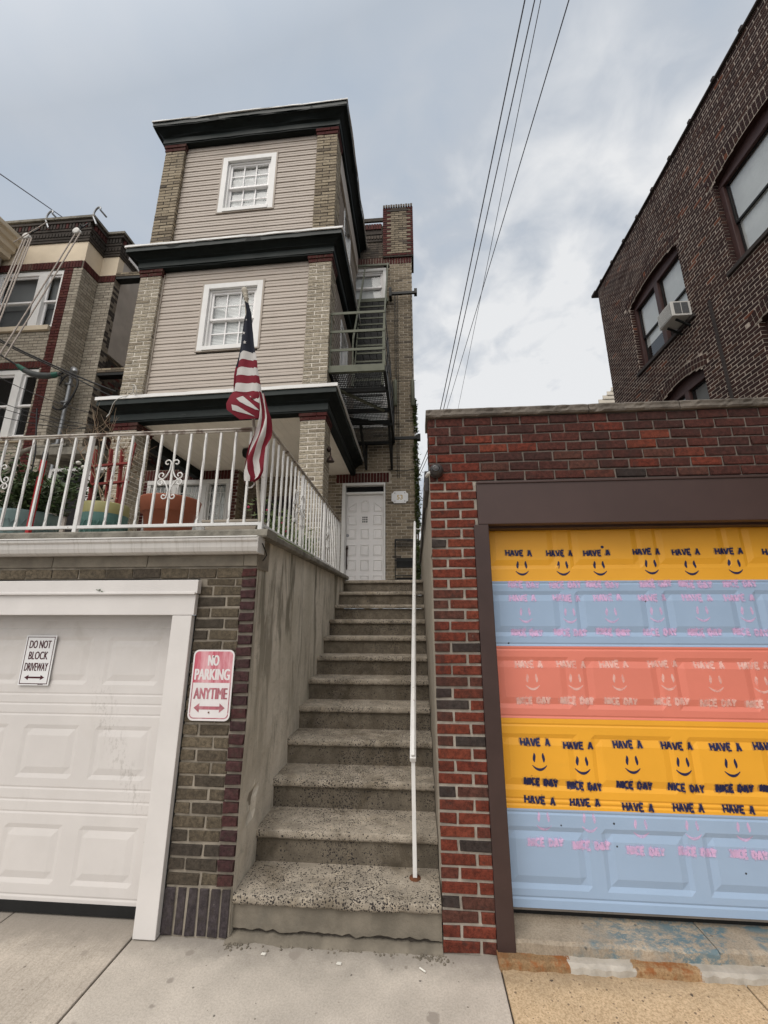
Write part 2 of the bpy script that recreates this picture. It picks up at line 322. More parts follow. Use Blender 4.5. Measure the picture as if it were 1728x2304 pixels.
def pavement(name, base, spots, fine, streak=None, patchy=.18, grime=True):
    m, t, b = _nm(name)
    pos = t.nodes.new('ShaderNodeNewGeometry').outputs['Position']
    c = _mix(t, _map(t, _noise(t, pos, 1.8, 6, .6), .3, .7), tuple(x * (1 - patchy) for x in base), tuple(x * (1 + patchy * .6) for x in base))
    c = _mix(t, _map(t, _noise(t, pos, 95, 4, .8), .38, .66), c, _mix(t, 1.0, c, fine, 'MULTIPLY'))
    if streak:
        c = _mix(t, _map(t, _noise(t, pos, 60, 3, .6, 0, streak), .42, .72, 0, .35), c, _mix(t, 1.0, c, (.62, .60, .57), 'MULTIPLY'))
    # grime gathered along the foot of the walls
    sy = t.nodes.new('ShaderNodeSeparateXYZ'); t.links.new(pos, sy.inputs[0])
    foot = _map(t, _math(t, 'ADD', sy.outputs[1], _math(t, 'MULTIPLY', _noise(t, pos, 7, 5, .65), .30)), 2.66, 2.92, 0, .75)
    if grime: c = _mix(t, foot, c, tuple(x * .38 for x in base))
    ck = _noise(t, pos, 1.15, 9, .68, .8); crk = _math(t, 'MULTIPLY', _map(t, _math(t, 'ABSOLUTE', _math(t, 'SUBTRACT', ck, .52)), .0006, .0022, .75, 0), _map(t, _noise(t, pos, .8, 2, .5), .52, .58))
    if grime: c = _mix(t, crk, c, tuple(x * .25 for x in base))
    # stains and trodden gum
    for s, thr, prob, col, amt in spots:
        wob = t.nodes.new('ShaderNodeVectorMath'); wob.operation = 'ADD'
        nn = t.nodes.new('ShaderNodeTexNoise'); nn.inputs['Scale'].default_value = s * 2.2; t.links.new(pos, nn.inputs['Vector'])
        sc = t.nodes.new('ShaderNodeVectorMath'); sc.operation = 'SCALE'; sc.inputs['Scale'].default_value = .38 / s
        t.links.new(nn.outputs['Color'], sc.inputs[0]); t.links.new(pos, wob.inputs[0]); t.links.new(sc.outputs[0], wob.inputs[1])
        v = t.nodes.new('ShaderNodeTexVoronoi'); v.inputs['Scale'].default_value = s; t.links.new(wob.outputs[0], v.inputs['Vector'])
        sepc = t.nodes.new('ShaderNodeSeparateColor'); t.links.new(v.outputs['Color'], sepc.inputs[0])
        size = _math(t, 'MULTIPLY', sepc.outputs[1], thr)
        d = _map(t, _math(t, 'SUBTRACT', v.outputs['Distance'], size), -.05, .03, 1, 0)
        on = _math(t, 'LESS_THAN', sepc.outputs[0], prob)
        c = _mix(t, _math(t, 'MULTIPLY', _math(t, 'MULTIPLY', d, on), amt), c, col)
    t.links.new(c, b.inputs['Base Color']); b.inputs['Roughness'].default_value = .93; b.inputs['Specular IOR Level'].default_value = .25
    _bump(t, b, _noise(t, pos, 160, 5, .7), .45, .004); MATS[name] = m
pavement('pavement_grey', (.595, .54, .475), [(3.2, .34, .5, (.34, .305, .265), .55), (7, .26, .5, (.30, .265, .23), .8), (12, .20, .4, (.24, .21, .18), .75), (13, .13, .2, (.07, .062, .056), .85), (22, .14, .10, (.09, .08, .07), .85), (38, .2, .12, (.14, .12, .10), .8)], (.80, .79, .77))
pavement('pavement_left', (.56, .50, .43), [(6, .28, .35, (.25, .22, .19), .5), (15, .2, .16, (.05, .045, .045), .85), (26, .2, .2, (.15, .13, .11), .8)], (.76, .75, .73), streak=(1.1, .10, 1))
pavement('driveway_tan', (.66, .505, .33), [(5, .3, .4, (.42, .30, .18), .5), (20, .22, .26, (.055, .042, .04), .92), (42, .28, .4, (.15, .105, .07), .85), (80, .3, .4, (.24, .17, .11), .8)], (.62, .58, .52))
pavement('threshold_concrete', (.42, .355, .275), [(24, .25, .2, (.10, .085, .07), .8)], (.72, .70, .68), patchy=.3, grime=False)
pavement('patch_grey', (.42, .385, .335), [(20, .2, .12, (.10, .09, .08), .8)], (.85, .84, .82), grime=False)
pavement('kerb_rust', (.36, .235, .125), [(9, .4, .4, (.20, .085, .03), .6), (30, .3, .3, (.16, .10, .06), .8)], (.66, .62, .58), patchy=.35, grime=False)
def worn_blue():
    m = MATS['threshold_concrete']; t = m.node_tree; b = t.nodes['Principled BSDF']
    src = b.inputs['Base Color'].links[0].from_socket
    pos = t.nodes.new('ShaderNodeNewGeometry').outputs['Position']
    sx = t.nodes.new('ShaderNodeSeparateXYZ'); t.links.new(pos, sx.inputs[0])
    big = _map(t, _math(t, 'ADD', _noise(t, pos, 2.6, 4, .6, .5), _math(t, 'MULTIPLY', sx.outputs[0], .13)), .60, .78); fine = _map(t, _noise(t, pos, 20, 7, .8, .3, (.6, 1, 1)), .44, .56)
    c = _mix(t, _math(t, 'MULTIPLY', _math(t, 'MULTIPLY', big, fine), .85), src, (.085, .17, .215))
    t.links.new(c, b.inputs['Base Color'])
worn_blue()
def patched_kerb():
    """rusty old kerb with two pale mortar repairs whose ends wander"""
    m = MATS['kerb_rust']; t = m.node_tree; b = t.nodes['Principled BSDF']
    src = b.inputs['Base Color'].links[0].from_socket
    pos = t.nodes.new('ShaderNodeNewGeometry').outputs['Position']
    sx = t.nodes.new('ShaderNodeSeparateXYZ'); t.links.new(pos, sx.inputs[0])
    xw = _math(t, 'ADD', sx.outputs[0], _math(t, 'MULTIPLY', _math(t, 'SUBTRACT', _noise(t, pos, 9, 5, .6, .5), .5), .22))
    f1 = _math(t, 'MULTIPLY', _map(t, xw, .735, .745), _map(t, xw, 1.075, 1.065)); f2 = _map(t, xw, 1.405, 1.415)
    red = _mix(t, _map(t, _noise(t, pos, 12, 5, .7), .48, .66), src, (.26, .10, .035))
    grey = _mix(t, _map(t, _noise(t, pos, 8, 6, .65), .35, .7), (.36, .33, .285), (.50, .465, .41))
    t.links.new(_mix(t, _math(t, 'MAXIMUM', f1, f2), red, grey), b.inputs['Base Color'])
patched_kerb()
def scuffed_door():
    """a run of dried splashes down the white door"""
    m = MATS['garage_white']; t = m.node_tree; b = t.nodes['Principled BSDF']
    src = b.inputs['Base Color'].links[0].from_socket
    pos = t.nodes.new('ShaderNodeNewGeometry').outputs['Position']
    sx = t.nodes.new('ShaderNodeSeparateXYZ'); t.links.new(pos, sx.inputs[0])
    # distance from the slanting run x = -1.80 - .42 (z - .55)
    ln = _math(t, 'ADD', sx.outputs[0], _math(t, 'MULTIPLY', sx.outputs[2], .56))
    d = _math(t, 'ABSOLUTE', _math(t, 'ADD', _math(t, 'SUBTRACT', ln, -1.47), _math(t, 'MULTIPLY', _math(t, 'SUBTRACT', _noise(t, pos, 6, 4, .6), .5), .25)))
    band = _math(t, 'MULTIPLY', _map(t, d, .13, .02, 0, 1), _math(t, 'MULTIPLY', _map(t, sx.outputs[2], 1.45, 1.2), _map(t, sx.outputs[2], .45, .7)))
    sp = _map(t, _noise(t, pos, 46, 5, .75, 0, (1, 1, .45)), .50, .60)
    c = _mix(t, _math(t, 'MULTIPLY', _math(t, 'MULTIPLY', band, sp), .32), src, (.25, .23, .20))
    dirt = _math(t, 'MULTIPLY', _map(t, sx.outputs[2], 1.30, 1.75, 0, .32), _map(t, _noise(t, pos, 3.5, 6, .7, .5), .42, .66))
    c = _mix(t, dirt, c, (.40, .36, .32))
    t.links.new(c, b.inputs['Base Color'])
scuffed_door()
def flecked(name):
    """chips down to black on the blue sections"""
    m = MATS[name]; t = m.node_tree; b = t.nodes['Principled BSDF']
    src = b.inputs['Base Color'].links[0].from_socket
    pos = t.nodes.new('ShaderNodeNewGeometry').outputs['Position']
    v = t.nodes.new('ShaderNodeTexVoronoi'); v.inputs['Scale'].default_value = 13; t.links.new(pos, v.inputs['Vector'])
    sc = t.nodes.new('ShaderNodeSeparateColor'); t.links.new(v.outputs['Color'], sc.inputs[0])
    f = _math(t, 'MULTIPLY', _map(t, v.outputs['Distance'], .10, .06), _math(t, 'LESS_THAN', sc.outputs[0], .10))
    t.links.new(_mix(t, f, src, (.02, .02, .022)), b.inputs['Base Color'])
flecked('door_blue')
def streaked_wall():
    m, t, b = _nm('retaining_stucco')
    pos = t.nodes.new('ShaderNodeNewGeometry').outputs['Position']
    sx = t.nodes.new('ShaderNodeSeparateXYZ'); t.links.new(pos, sx.inputs[0])
    c = _mix(t, _map(t, _noise(t, pos, 1.6, 5, .6), .3, .7), (.47, .43, .355), (.66, .605, .52))
    c = _mix(t, _map(t, _noise(t, pos, 2.3, 7, .7, .8, (1, 1, .6)), .52, .66, 0, .6), c, (.27, .25, .205))
    st = _noise(t, pos, 5.5, 6, .62, .7, (1, 1, .16))
    up = _map(t, sx.outputs[2], .6, 2.2, .25, 1.0)
    c = _mix(t, _math(t, 'MULTIPLY', _map(t, st, .47, .62), up), c, (.20, .18, .14))
    st2 = _noise(t, pos, 9, 5, .6, .4, (1, 1, .10))
    c = _mix(t, _map(t, st2, .56, .68, 0, .6), c, (.78, .72, .62))
    cr_ = _noise(t, pos, 3.2, 8, .7, 1.4)
    crack = _map(t, _math(t, 'ABSOLUTE', _math(t, 'SUBTRACT', cr_, .5)), 0, .006, .5, 0)
    c = _mix(t, crack, c, (.10, .09, .075))
    t.links.new(c, b.inputs['Base Color']); b.inputs['Roughness'].default_value = .92; b.inputs['Specular IOR Level'].default_value = .3
    _bump(t, b, _noise(t, pos, 30, 7, .7), .5, .012); MATS['retaining_stucco'] = m
streaked_wall()
# ---------------------------------------------------------------- mesh helpers
OFF = {}
def ident(u, d, v): return (u, d, v)
def lean(p):
    """the old brick house and its porch stand very slightly askew"""
    x, y, z = p; return (x, y - .0113 * (x + 1.1), z + .013 * (x + 1.1))
def front(y, post=None):
    return (lambda u, d, v: (u, y - d, v)) if post is None else (lambda u, d, v: post((u, y - d, v)))
def faceR(x, post=None):
    return (lambda u, d, v: (x + d, u, v)) if post is None else (lambda u, d, v: post((x + d, u, v)))
def faceL(x): return lambda u, d, v: (x - d, u, v)

class MB:
    def __init__(s, T=None): s.v = []; s.f = []; s.r = []; s.m = []; s.sm = []; s.T = T or ident
    def add(s, vs, fs, r=0., m=0, smooth=False):
        o = len(s.v); T = s.T
        s.v += [T(*p) for p in vs]
        for f in fs: s.f.append([o + i for i in f]); s.r.append(r); s.m.append(m); s.sm.append(smooth)
    def box(s, a0, a1, b0, b1, c0, c1, r=0., m=0):
        s.add([(a0, b0, c0), (a1, b0, c0), (a1, b1, c0), (a0, b1, c0), (a0, b0, c1), (a1, b0, c1), (a1, b1, c1), (a0, b1, c1)],
              [(3, 2, 1, 0), (4, 5, 6, 7), (0, 1, 5, 4), (1, 2, 6, 5), (2, 3, 7, 6), (3, 0, 4, 7)], r, m)
    def bar(s, p, q, w, h=None, m=0, up=(0, 0, 1)):
        p = Vector(p); q = Vector(q); h = h or w
        d = (q - p).normalized(); a = d.cross(Vector(up))
        if a.length < 1e-4: a = d.cross(Vector((1, 0, 0)))
        a.normalize(); b = a.cross(d).normalized(); a = a * w / 2; b = b * h / 2
        vs = [tuple(o + i * a + j * b) for o in (p, q) for i, j in ((-1, -1), (1, -1), (1, 1), (-1, 1))]
        s.add(vs, [(3, 2, 1, 0), (4, 5, 6, 7), (0, 1, 5, 4), (1, 2, 6, 5), (2, 3, 7, 6), (3, 0, 4, 7)], 0, m)
    def tube(s, pts, rad, n=6, m=0, closed=False):
        pts = [Vector(p) for p in pts]; N = len(pts); rings = []
        prev = None
        for i, p in enumerate(pts):
            d = (pts[min(i + 1, N - 1)] - pts[max(i - 1, 0)]).normalized()
            a = prev - d * prev.dot(d) if prev is not None else d.cross(Vector((0, 0, 1)))
            if a.length < 1e-4: a = d.cross(Vector((1, 0, 0)))
            a.normalize(); prev = a; b = d.cross(a)
            rr = rad[i] if isinstance(rad, (list, tuple)) else rad
            rings.append([tuple(p + rr * (math.cos(t) * a + math.sin(t) * b)) for t in [2 * math.pi * k / n for k in range(n)]])
        vs = [v for r_ in rings for v in r_]; fs = []
        for i in range(N - 1):
            for k in range(n): fs.append((i * n + k, i * n + (k + 1) % n, (i + 1) * n + (k + 1) % n, (i + 1) * n + k))
        s.add(vs, fs, 0, m, True)
        s.add(rings[0], [tuple(range(n))[::-1]], 0, m); s.add(rings[-1], [tuple(range(n))], 0, m)
    def lathe(s, c, prof, n=24, m=0, cap=True):
        vs = []; fs = []
        for (r_, z) in prof:
            for k in range(n):
                t = 2 * math.pi * k / n; vs.append((c[0] + r_ * math.cos(t), c[1] + r_ * math.sin(t), c[2] + z))
        for i in range(len(prof) - 1):
            for k in range(n): fs.append((i * n + k, i * n + (k + 1) % n, (i + 1) * n + (k + 1) % n, (i + 1) * n + k))
        s.add(vs, fs, 0, m, True)
        if cap: s.add(vs[:n], [tuple(range(n))[::-1]], 0, m)
    def poly(s, pts, m=0, r=0.): s.add(pts, [tuple(range(len(pts)))], r, m)
    def prism(s, pts2, lo, hi, axis, m=0, r=0.):
        """pts2: outline; axis = index of the extruded coordinate"""
        def P(a, b, t):
            l = [a, b]; l.insert(axis, t); return tuple(l)
        n = len(pts2); vs = [P(a, b, lo) for a, b in pts2] + [P(a, b, hi) for a, b in pts2]
        s.add(vs, [tuple(range(n))[::-1], tuple(range(n, 2 * n))] + [(i, (i + 1) % n, n + (i + 1) % n, n + i) for i in range(n)], r, m)
    def twisted(s, p, q, half, turns, m=0, seg=26):
        p = Vector(p); q = Vector(q); vs = []; fs = []
        for i in range(seg + 1):
            t = i / seg; c = p.lerp(q, t); tw = 0 if t < .06 or t > .94 else (t - .06) / .88 * turns * 2 * math.pi
            for k in range(4):
                a = math.pi / 4 + k * math.pi / 2 + tw
                vs.append((c.x + half * 1.414 * math.cos(a), c.y + half * 1.414 * math.sin(a), c.z))
        for i in range(seg):
            for k in range(4): fs.append((i * 4 + k, i * 4 + (k + 1) % 4, i * 4 + 4 + (k + 1) % 4, i * 4 + 4 + k))
        s.add(vs, fs, 0, m)
    def build(s, name, mats, parent=None, loc=(0, 0, 0), bevel=0., recalc=True):
        me = bpy.data.meshes.new(name)
        o = bpy.data.objects.new(name, me); C.objects.link(o)
        if parent is not None: o.parent = parent; loc = OFF[parent.name]
        else: o.location = loc
        OFF[o.name] = loc
        me.from_pydata([(x - loc[0], y - loc[1], z - loc[2]) for x, y, z in s.v], [], s.f)
        for mn in (mats if isinstance(mats, (list, tuple)) else [mats]): me.materials.append(MATS[mn])
        me.polygons.foreach_set('material_index', s.m); me.polygons.foreach_set('use_smooth', s.sm)
        a = me.attributes.new('rnd', 'FLOAT', 'FACE'); a.data.foreach_set('value', s.r)
        if recalc:
            bm = bmesh.new(); bm.from_mesh(me); bmesh.ops.recalc_face_normals(bm, faces=bm.faces); bm.to_mesh(me); bm.free()
        if bevel:
            b = o.modifiers.new('bevel', 'BEVEL'); b.width = bevel; b.segments = 2; b.limit_method = 'ANGLE'; b.angle_limit = R(40)
        me.update(); return o
def thing(name, label, cat, loc, group=None):
    o = bpy.data.objects.new(name, None); C.objects.link(o); o.location = loc; o.empty_display_size = .1
    OFF[o.name] = tuple(loc); o['label'] = label; o['category'] = cat
    if group: o['group'] = group
    return o
def tag(o, label, cat, group=None):
    o['label'] = label; o['category'] = cat
    if group: o['group'] = group
    return o
def struct(o, kind='structure'): o['kind'] = kind; return o

# ---------------------------------------------------------------- brickwork
def minus(spans, a, b):
    o = []
    for x, y in spans:
        if b <= x or a >= y: o.append((x, y)); continue
        if x < a: o.append((x, a))
        if y > b: o.append((b, y))
    return o
def brickwork(mb, u0, u1, v0, v1, bl=.203, bh=.0677, mj=.010, proj=.006, holes=(), rf=None, jit=.001, seed=1, off=0., pattern='run', ch=.003, m_brick=0, m_mortar=1, base=0., endmin=.03):
    """real bricks, each its own little block, set in a mortar bed; pattern run | soldier | stack"""
    rg = random.Random(seed)
    us = sorted({u0, u1, *[h[i] for h in holes for i in (0, 1) if u0 < h[i] < u1]})
    vs_ = sorted({v0, v1, *[h[i] for h in holes for i in (2, 3) if v0 < h[i] < v1]})
    for i in range(len(us) - 1):
        for j in range(len(vs_) - 1):
            cu = (us[i] + us[i + 1]) / 2; cv = (vs_[j] + vs_[j + 1]) / 2
            if any(h[0] < cu < h[1] and h[2] < cv < h[3] for h in holes): continue
            mb.add([(us[i], base, vs_[j]), (us[i + 1], base, vs_[j]), (us[i + 1], base, vs_[j + 1]), (us[i], base, vs_[j + 1])], [(0, 1, 2, 3)], 0, m_mortar)
    rows = max(1, round((v1 - v0) / bh)); h = (v1 - v0) / rows
    for k in range(rows):
        a = v0 + k * h + mj / 2; b = v0 + (k + 1) * h - mj / 2; mid = (a + b) / 2
        o = u0 + off - (bl / 2 if (pattern == 'run' and k % 2) else 0)
        while o > u0: o -= bl
        u = o
        while u < u1 - .004:
            x0 = max(u, u0) + mj / 2; x1 = min(u + bl, u1) - mj / 2; u += bl
            if x0 <= u0 + mj / 2 + 1e-6: x0 = u0
            if x1 >= u1 - mj / 2 - 1e-6: x1 = u1
            if x1 - x0 < endmin: continue
            sp = [(x0, x1)]
            for hh in holes:
                if hh[2] < mid < hh[3]: sp = minus(sp, hh[0], hh[1])
            for (p, q) in sp:
                if q - p < .02: continue
                r = rf((p + q) / 2, mid, rg) if rf else rg.random()
                J = lambda: rg.uniform(-jit, jit)
                d = base + proj + rg.uniform(-jit, jit) * 1.2
                B = [(p, base, a), (q, base, a), (q, base, b), (p, base, b)]
                M_ = [(x + J() * 1.5, d - ch * .8, y + J() * 1.5) for x, _, y in B]
                Fv = [(p + ch + J(), d + J() * .5, a + ch + J()), (q - ch + J(), d + J() * .5, a + ch + J()), (q - ch + J(), d + J() * .5, b - ch + J()), (p + ch + J(), d + J() * .5, b - ch + J())]
                fs = [(8, 9, 10, 11)] + [(i, (i + 1) % 4, 4 + (i + 1) % 4, 4 + i) for i in range(4)] + [(4 + i, 4 + (i + 1) % 4, 8 + (i + 1) % 4, 8 + i) for i in range(4)]
                mb.add(B + M_ + Fv, fs, r, m_brick)
def cols(*lohi):
    """random ramp positions drawn from given ranges"""
    def f(u, v, rg):
        a, b = lohi[rg.randrange(len(lohi))]; return rg.uniform(a, b)
    return f
TAN = cols((0, .72), (0, .72), (0, .79)); REDQ = cols((.80, .93)); DARKQ = cols((.94, 1.0))

# ---------------------------------------------------------------- windows
def hung_window(root, T, u0, u1, v0, v1, grid=(3, 2), trim=.075, depth=.09, frame='vinyl_white', blind='blind', trim_mat='white_trim', slats=True, blind_to=0., name='window', open_low=0., pane='glass_clear', tilt=.0, proud=.022):
    mb = MB(T)
    if trim:
        mb.box(u0, u0 + trim, -.02, proud, v0, v1); mb.box(u1 - trim, u1, -.02, proud, v0, v1)
        mb.box(u0 + trim, u1 - trim, -.02, proud, v1 - trim, v1); mb.box(u0 + trim, u1 - trim, -.02, proud + .012, v0, v0 + trim * .8)
    a, b, c, d = u0 + trim, u1 - trim, v0 + trim * .8, v1 - trim
    j = .035
    for (p, q) in ((a, a + j), (b - j, b)): mb.box(p, q, -depth - .05, -.021, c, d)
    mb.box(a + j, b - j, -depth - .05, -.021, d - j, d); mb.box(a + j, b - j, -depth - .05, -.021, c, c + j * .8)
    w = mb.build(name, trim_mat if trim else frame, root, bevel=.003)
    a += j; b -= j; c += j * .8; d -= j; mid = (c + d) / 2; s = .035
    def sash(lo, hi, dd):
        k = MB(T)
        k.box(a, a + s, dd - .03, dd, lo, hi); k.box(b - s, b, dd - .03, dd, lo, hi)
        k.box(a + s, b - s, dd - .03, dd, hi - s, hi); k.box(a + s, b - s, dd - .03, dd, lo, lo + s)
        for i in range(1, grid[0]):
            x = a + s + (b - a - 2 * s) * i / grid[0]; k.box(x - .009, x + .009, dd - .022, dd - .004, lo + s, hi - s)
        for i in range(1, grid[1]):
            z = lo + s + (hi - lo - 2 * s) * i / grid[1]
            for q in range(grid[0]):
                xa = a + s + (b - a - 2 * s) * q / grid[0] + (.009 if q else 0); xb = a + s + (b - a - 2 * s) * (q + 1) / grid[0] - (.009 if q < grid[0] - 1 else 0)
                k.box(xa, xb, dd - .022, dd - .004, z - .009, z + .009)
        k.build('sash', frame, w)
        g = MB(T); g.poly([(a + s, dd - .026, lo + s), (b - s, dd - .026, lo + s), (b - s, dd - .026, hi - s), (a + s, dd - .026, hi - s)]); g.build('pane', pane, w)
    sash(mid - s / 2, d, -.045); sash(c, mid + s / 2, -.078)
    if blind:
        k = MB(T); zt = d; z0 = c + (d - c) * blind_to
        if slats:
            n = max(4, int((zt - z0) / .028))
            for i in range(n):
                z = z0 + (zt - z0) * (i + .5) / n
                k.add([(a, -.118, z - .0135), (b, -.118, z - .0135), (b, -.122, z + .0135), (a, -.122, z + .0135)], [(0, 1, 2, 3)])
        else:
            n = 24
            for i in range(n):
                x0_ = a + (b - a) * i / n; x1_ = a + (b - a) * (i + 1) / n
                f0 = -.13 - .012 * math.sin(i * 1.9); f1 = -.13 - .012 * math.sin((i + 1) * 1.9)
                k.add([(x0_, f0, z0), (x1_, f1, z0), (x1_, f1, zt), (x0_, f0, zt)], [(0, 1, 2, 3)], 0, 0, True)
        k.build('blind', blind, w)
    k = MB(T)   # the dim room behind
    k.add([(a, -.16, c), (b, -.16, c), (b, -.16, d), (a, -.16, d), (a, -.7, c), (b, -.7, c), (b, -.7, d), (a, -.7, d)], [(4, 5, 6, 7), (0, 4, 7, 3), (1, 2, 6, 5), (3, 7, 6, 2), (0, 1, 5, 4)])
    k.build('room_recess', 'interior_dark', w)
    return w

# ---------------------------------------------------------------- lettering
STROKES = {'H': [((0, 0), (0, 1)), ((1, 0), (1, 1)), ((.06, .48), (.94, .52))], 'A': [((0, 0), (.48, 1)), ((.52, 1), (1, 0)), ((.34, .36), (.78, .36))],
 'V': [((0, 1), (.48, 0)), ((.52, 0), (1, 1))], 'E': [((.04, 0), (.04, 1)), ((.1, .96), (1, .96)), ((.1, .5), (.8, .5)), ((.1, .04), (1, .04))],
 'N': [((0, 0), (0, 1)), ((.06, .98), (.94, .02)), ((1, 0), (1, 1))], 'I': [((.5, 0), (.5, 1))],
 'C': [((1, .85), (.7, 1)), ((.7, 1), (.2, .85)), ((.2, .85), (.05, .5)), ((.05, .5), (.2, .15)), ((.2, .15), (.7, 0)), ((.7, 0), (1, .15))],
 'D': [((.04, 0), (.04, 1)), ((.14, 1), (.75, .8)), ((.75, .8), (1, .5)), ((1, .5), (.75, .2)), ((.75, .2), (.14, 0))],
 'Y': [((0, 1), (.46, .5)), ((1, 1), (.54, .5)), ((.5, .46), (.5, 0))]}
def stencil_word(mb, word, cx, cz, width, height, rg, relief, sw=.0085):
    adv = {' ': .75, 'I': .45}; tot = sum(adv.get(ch, 1.0) for ch in word); k = width / tot
    x = cx - width / 2; slope = rg.uniform(-.03, .05)
    lift = 0.
    for ch in word:
        a = adv.get(ch, 1.0) * k
        for (p, q) in STROKES.get(ch, ()):
            P0 = Vector((x + p[0] * a * .74, cz + (p[1] - .5) * height)); Q0 = Vector((x + q[0] * a * .74, cz + (q[1] - .5) * height))
            for P_ in (P0, Q0): P_.x += rg.uniform(-.0015, .0015); P_.y += rg.uniform(-.002, .002) - slope * (P_.x - cx)
            ribbon(mb, [P0.lerp(Q0, i / 4) for i in range(5)], [sw * rg.uniform(.42, .62) for _ in range(5)], lambda u, v, L=lift: relief(u, v) + L)
            ribbon(mb, [P0.lerp(Q0, i / 4 * 1.16 - .08) for i in range(5)], [sw * rg.uniform(.9, 1.5) for _ in range(5)], lambda u, v, L=lift: relief(u, v) + L * .4 - .0011, 1); lift += .00018
        x += a
def ribbon(mb, pts, hw, relief, m=0):
    L = []; Rr = []
    for i, p in enumerate(pts):
        d = (pts[min(i + 1, len(pts) - 1)] - pts[max(i - 1, 0)]); d = d.normalized() if d.length > 1e-6 else Vector((1, 0))
        nrm = Vector((-d.y, d.x)) * hw[i]; L.append(p + nrm); Rr.append(p - nrm)
    vs = [(p.x, relief(p.x, p.y) + .0015, p.y) for p in L + Rr]; n = len(pts)
    mb.add(vs, [(i, i + 1, n + i + 1, n + i) for i in range(n - 1)], 0, m)
def text_mesh(name, txt, T, cx, cz, height, width, mat_name, parent, d=0., bold=0., fat=0.):
    cu = bpy.data.curves.new(name, 'FONT'); cu.body = txt; cu.size = 1; cu.align_x = 'CENTER'; cu.offset = bold; cu.resolution_u = 3
    ob = bpy.data.objects.new(name, cu); C.objects.link(ob)
    bpy.context.view_layer.update()
    me0 = bpy.data.meshes.new_from_object(ob.evaluated_get(bpy.context.evaluated_depsgraph_get()))
    xs = [v.co.x for v in me0.vertices]; ys = [v.co.y for v in me0.vertices]
    mb = MB(T); sx = width / (max(xs) - min(xs)); sy = height / (max(ys) - min(ys)); ox = (max(xs) + min(xs)) / 2; oy = (max(ys) + min(ys)) / 2
    for i, q in enumerate((0,) if not fat else (-1, 0, 1)):
        mb.add([(cx + q * fat + (v.co.x - ox) * (sx - 2 * fat / (max(xs) - min(xs))), d + .00025 * i, cz + (v.co.y - oy) * sy) for v in me0.vertices], [tuple(p.vertices) for p in me0.polygons])
    bpy.data.objects.remove(ob); bpy.data.curves.remove(cu); bpy.data.meshes.remove(me0)
    return mb.build(name, mat_name, parent)

# ---------------------------------------------------------------- plants
def leaves(mb, pts, size, rg, m=0, droop=.3, aspect=.42):
    for p in pts:
        p = Vector(p); a = rg.uniform(0, 2 * math.pi); el = rg.uniform(-droop - .4, .7)
        d = Vector((math.cos(a) * math.cos(el), math.sin(a) * math.cos(el), math.sin(el))); s = d.cross(Vector((rg.uniform(-.4, .4), rg.uniform(-.4, .4), 1))).normalized()
        L = size * rg.uniform(.6, 1.3); w = L * aspect; nn = d.cross(s) * L * .12
        mb.add([tuple(p), tuple(p + d * L * .45 + s * w / 2 + nn), tuple(p + d * L - nn), tuple(p + d * L * .45 - s * w / 2 + nn)], [(0, 1, 2), (0, 2, 3)], rg.random(), m)
# ================================================================ ground
g = MB(); g.box(-400, 400, -400, 400, -.6, -.16); struct(g.build('ground', 'asphalt'))
g = MB(); g.box(-6, 6, -9, -2.2, -.155, -.12); struct(g.build('road', 'asphalt'))
def slab(name, x0, x1, y0, y1, m, z1=0., tilt=0.):
    k = MB(); k.box(x0, x1, y0, y1, -.14, z1); return struct(k.build(name, m, bevel=.006))
slab('pavement', -1.647, .404, -1.6, 2.90, 'pavement_grey')
slab('pavement_joint', -9, 9, -1.62, 2.905, 'mortar_dark', z1=-.012)
# left of the joint: the broom-finished driveway, right of it the tan aggregate driveway
slab('driveway_left', -2.515, -1.657, -1.6, 2.96, 'pavement_left', z1=.002)
slab('driveway_far_left', -9, -2.523, -1.6, 2.96, 'pavement_left', z1=.001)
slab('driveway_right', .412, 1.606, -1.6, 2.72, 'driveway_tan', z1=-.003)
slab('driveway_far_right', 1.613, 9, -1.6, 2.72, 'driveway_tan', z1=-.002)
# broken kerb strip in front of the garage threshold
rg = random.Random(3)
def strip(name, x0, x1, y0, y1, z0, z1, m, j=.006):
    k = MB(); n = max(3, int((x1 - x0) / .035)); vs = []; fs = []
    for i in range(n + 1):
        x = x0 + (x1 - x0) * i / n
        yf = y0 + rg.uniform(-j, j); zf = z1 - rg.uniform(.004, .014)
        vs += [(x, yf, z0), (x, yf + rg.uniform(0, .006), zf), (x, y0 + .022 + rg.uniform(-j, j) * .6, z1 + rg.uniform(-.002, .002)), (x, y1, z1)]
    for i in range(n):
        for q in range(3): fs.append((i * 4 + q, i * 4 + 4 + q, i * 4 + 5 + q, i * 4 + 1 + q))
    fs += [(0, 1, 2, 3), tuple(n * 4 + q for q in (3, 2, 1, 0))]
    k.add(vs, fs); return struct(k.build(name, m))
strip('kerb', .400, 2.6, 2.668, 2.80, -.02, .031, 'kerb_rust', .006)
strip('threshold', .504, 1.545, 2.730, 3.10, -.02, .082, 'threshold_concrete', .004)
strip('threshold', 1.550, 2.7, 2.740, 3.10, -.02, .084, 'threshold_concrete', .004)

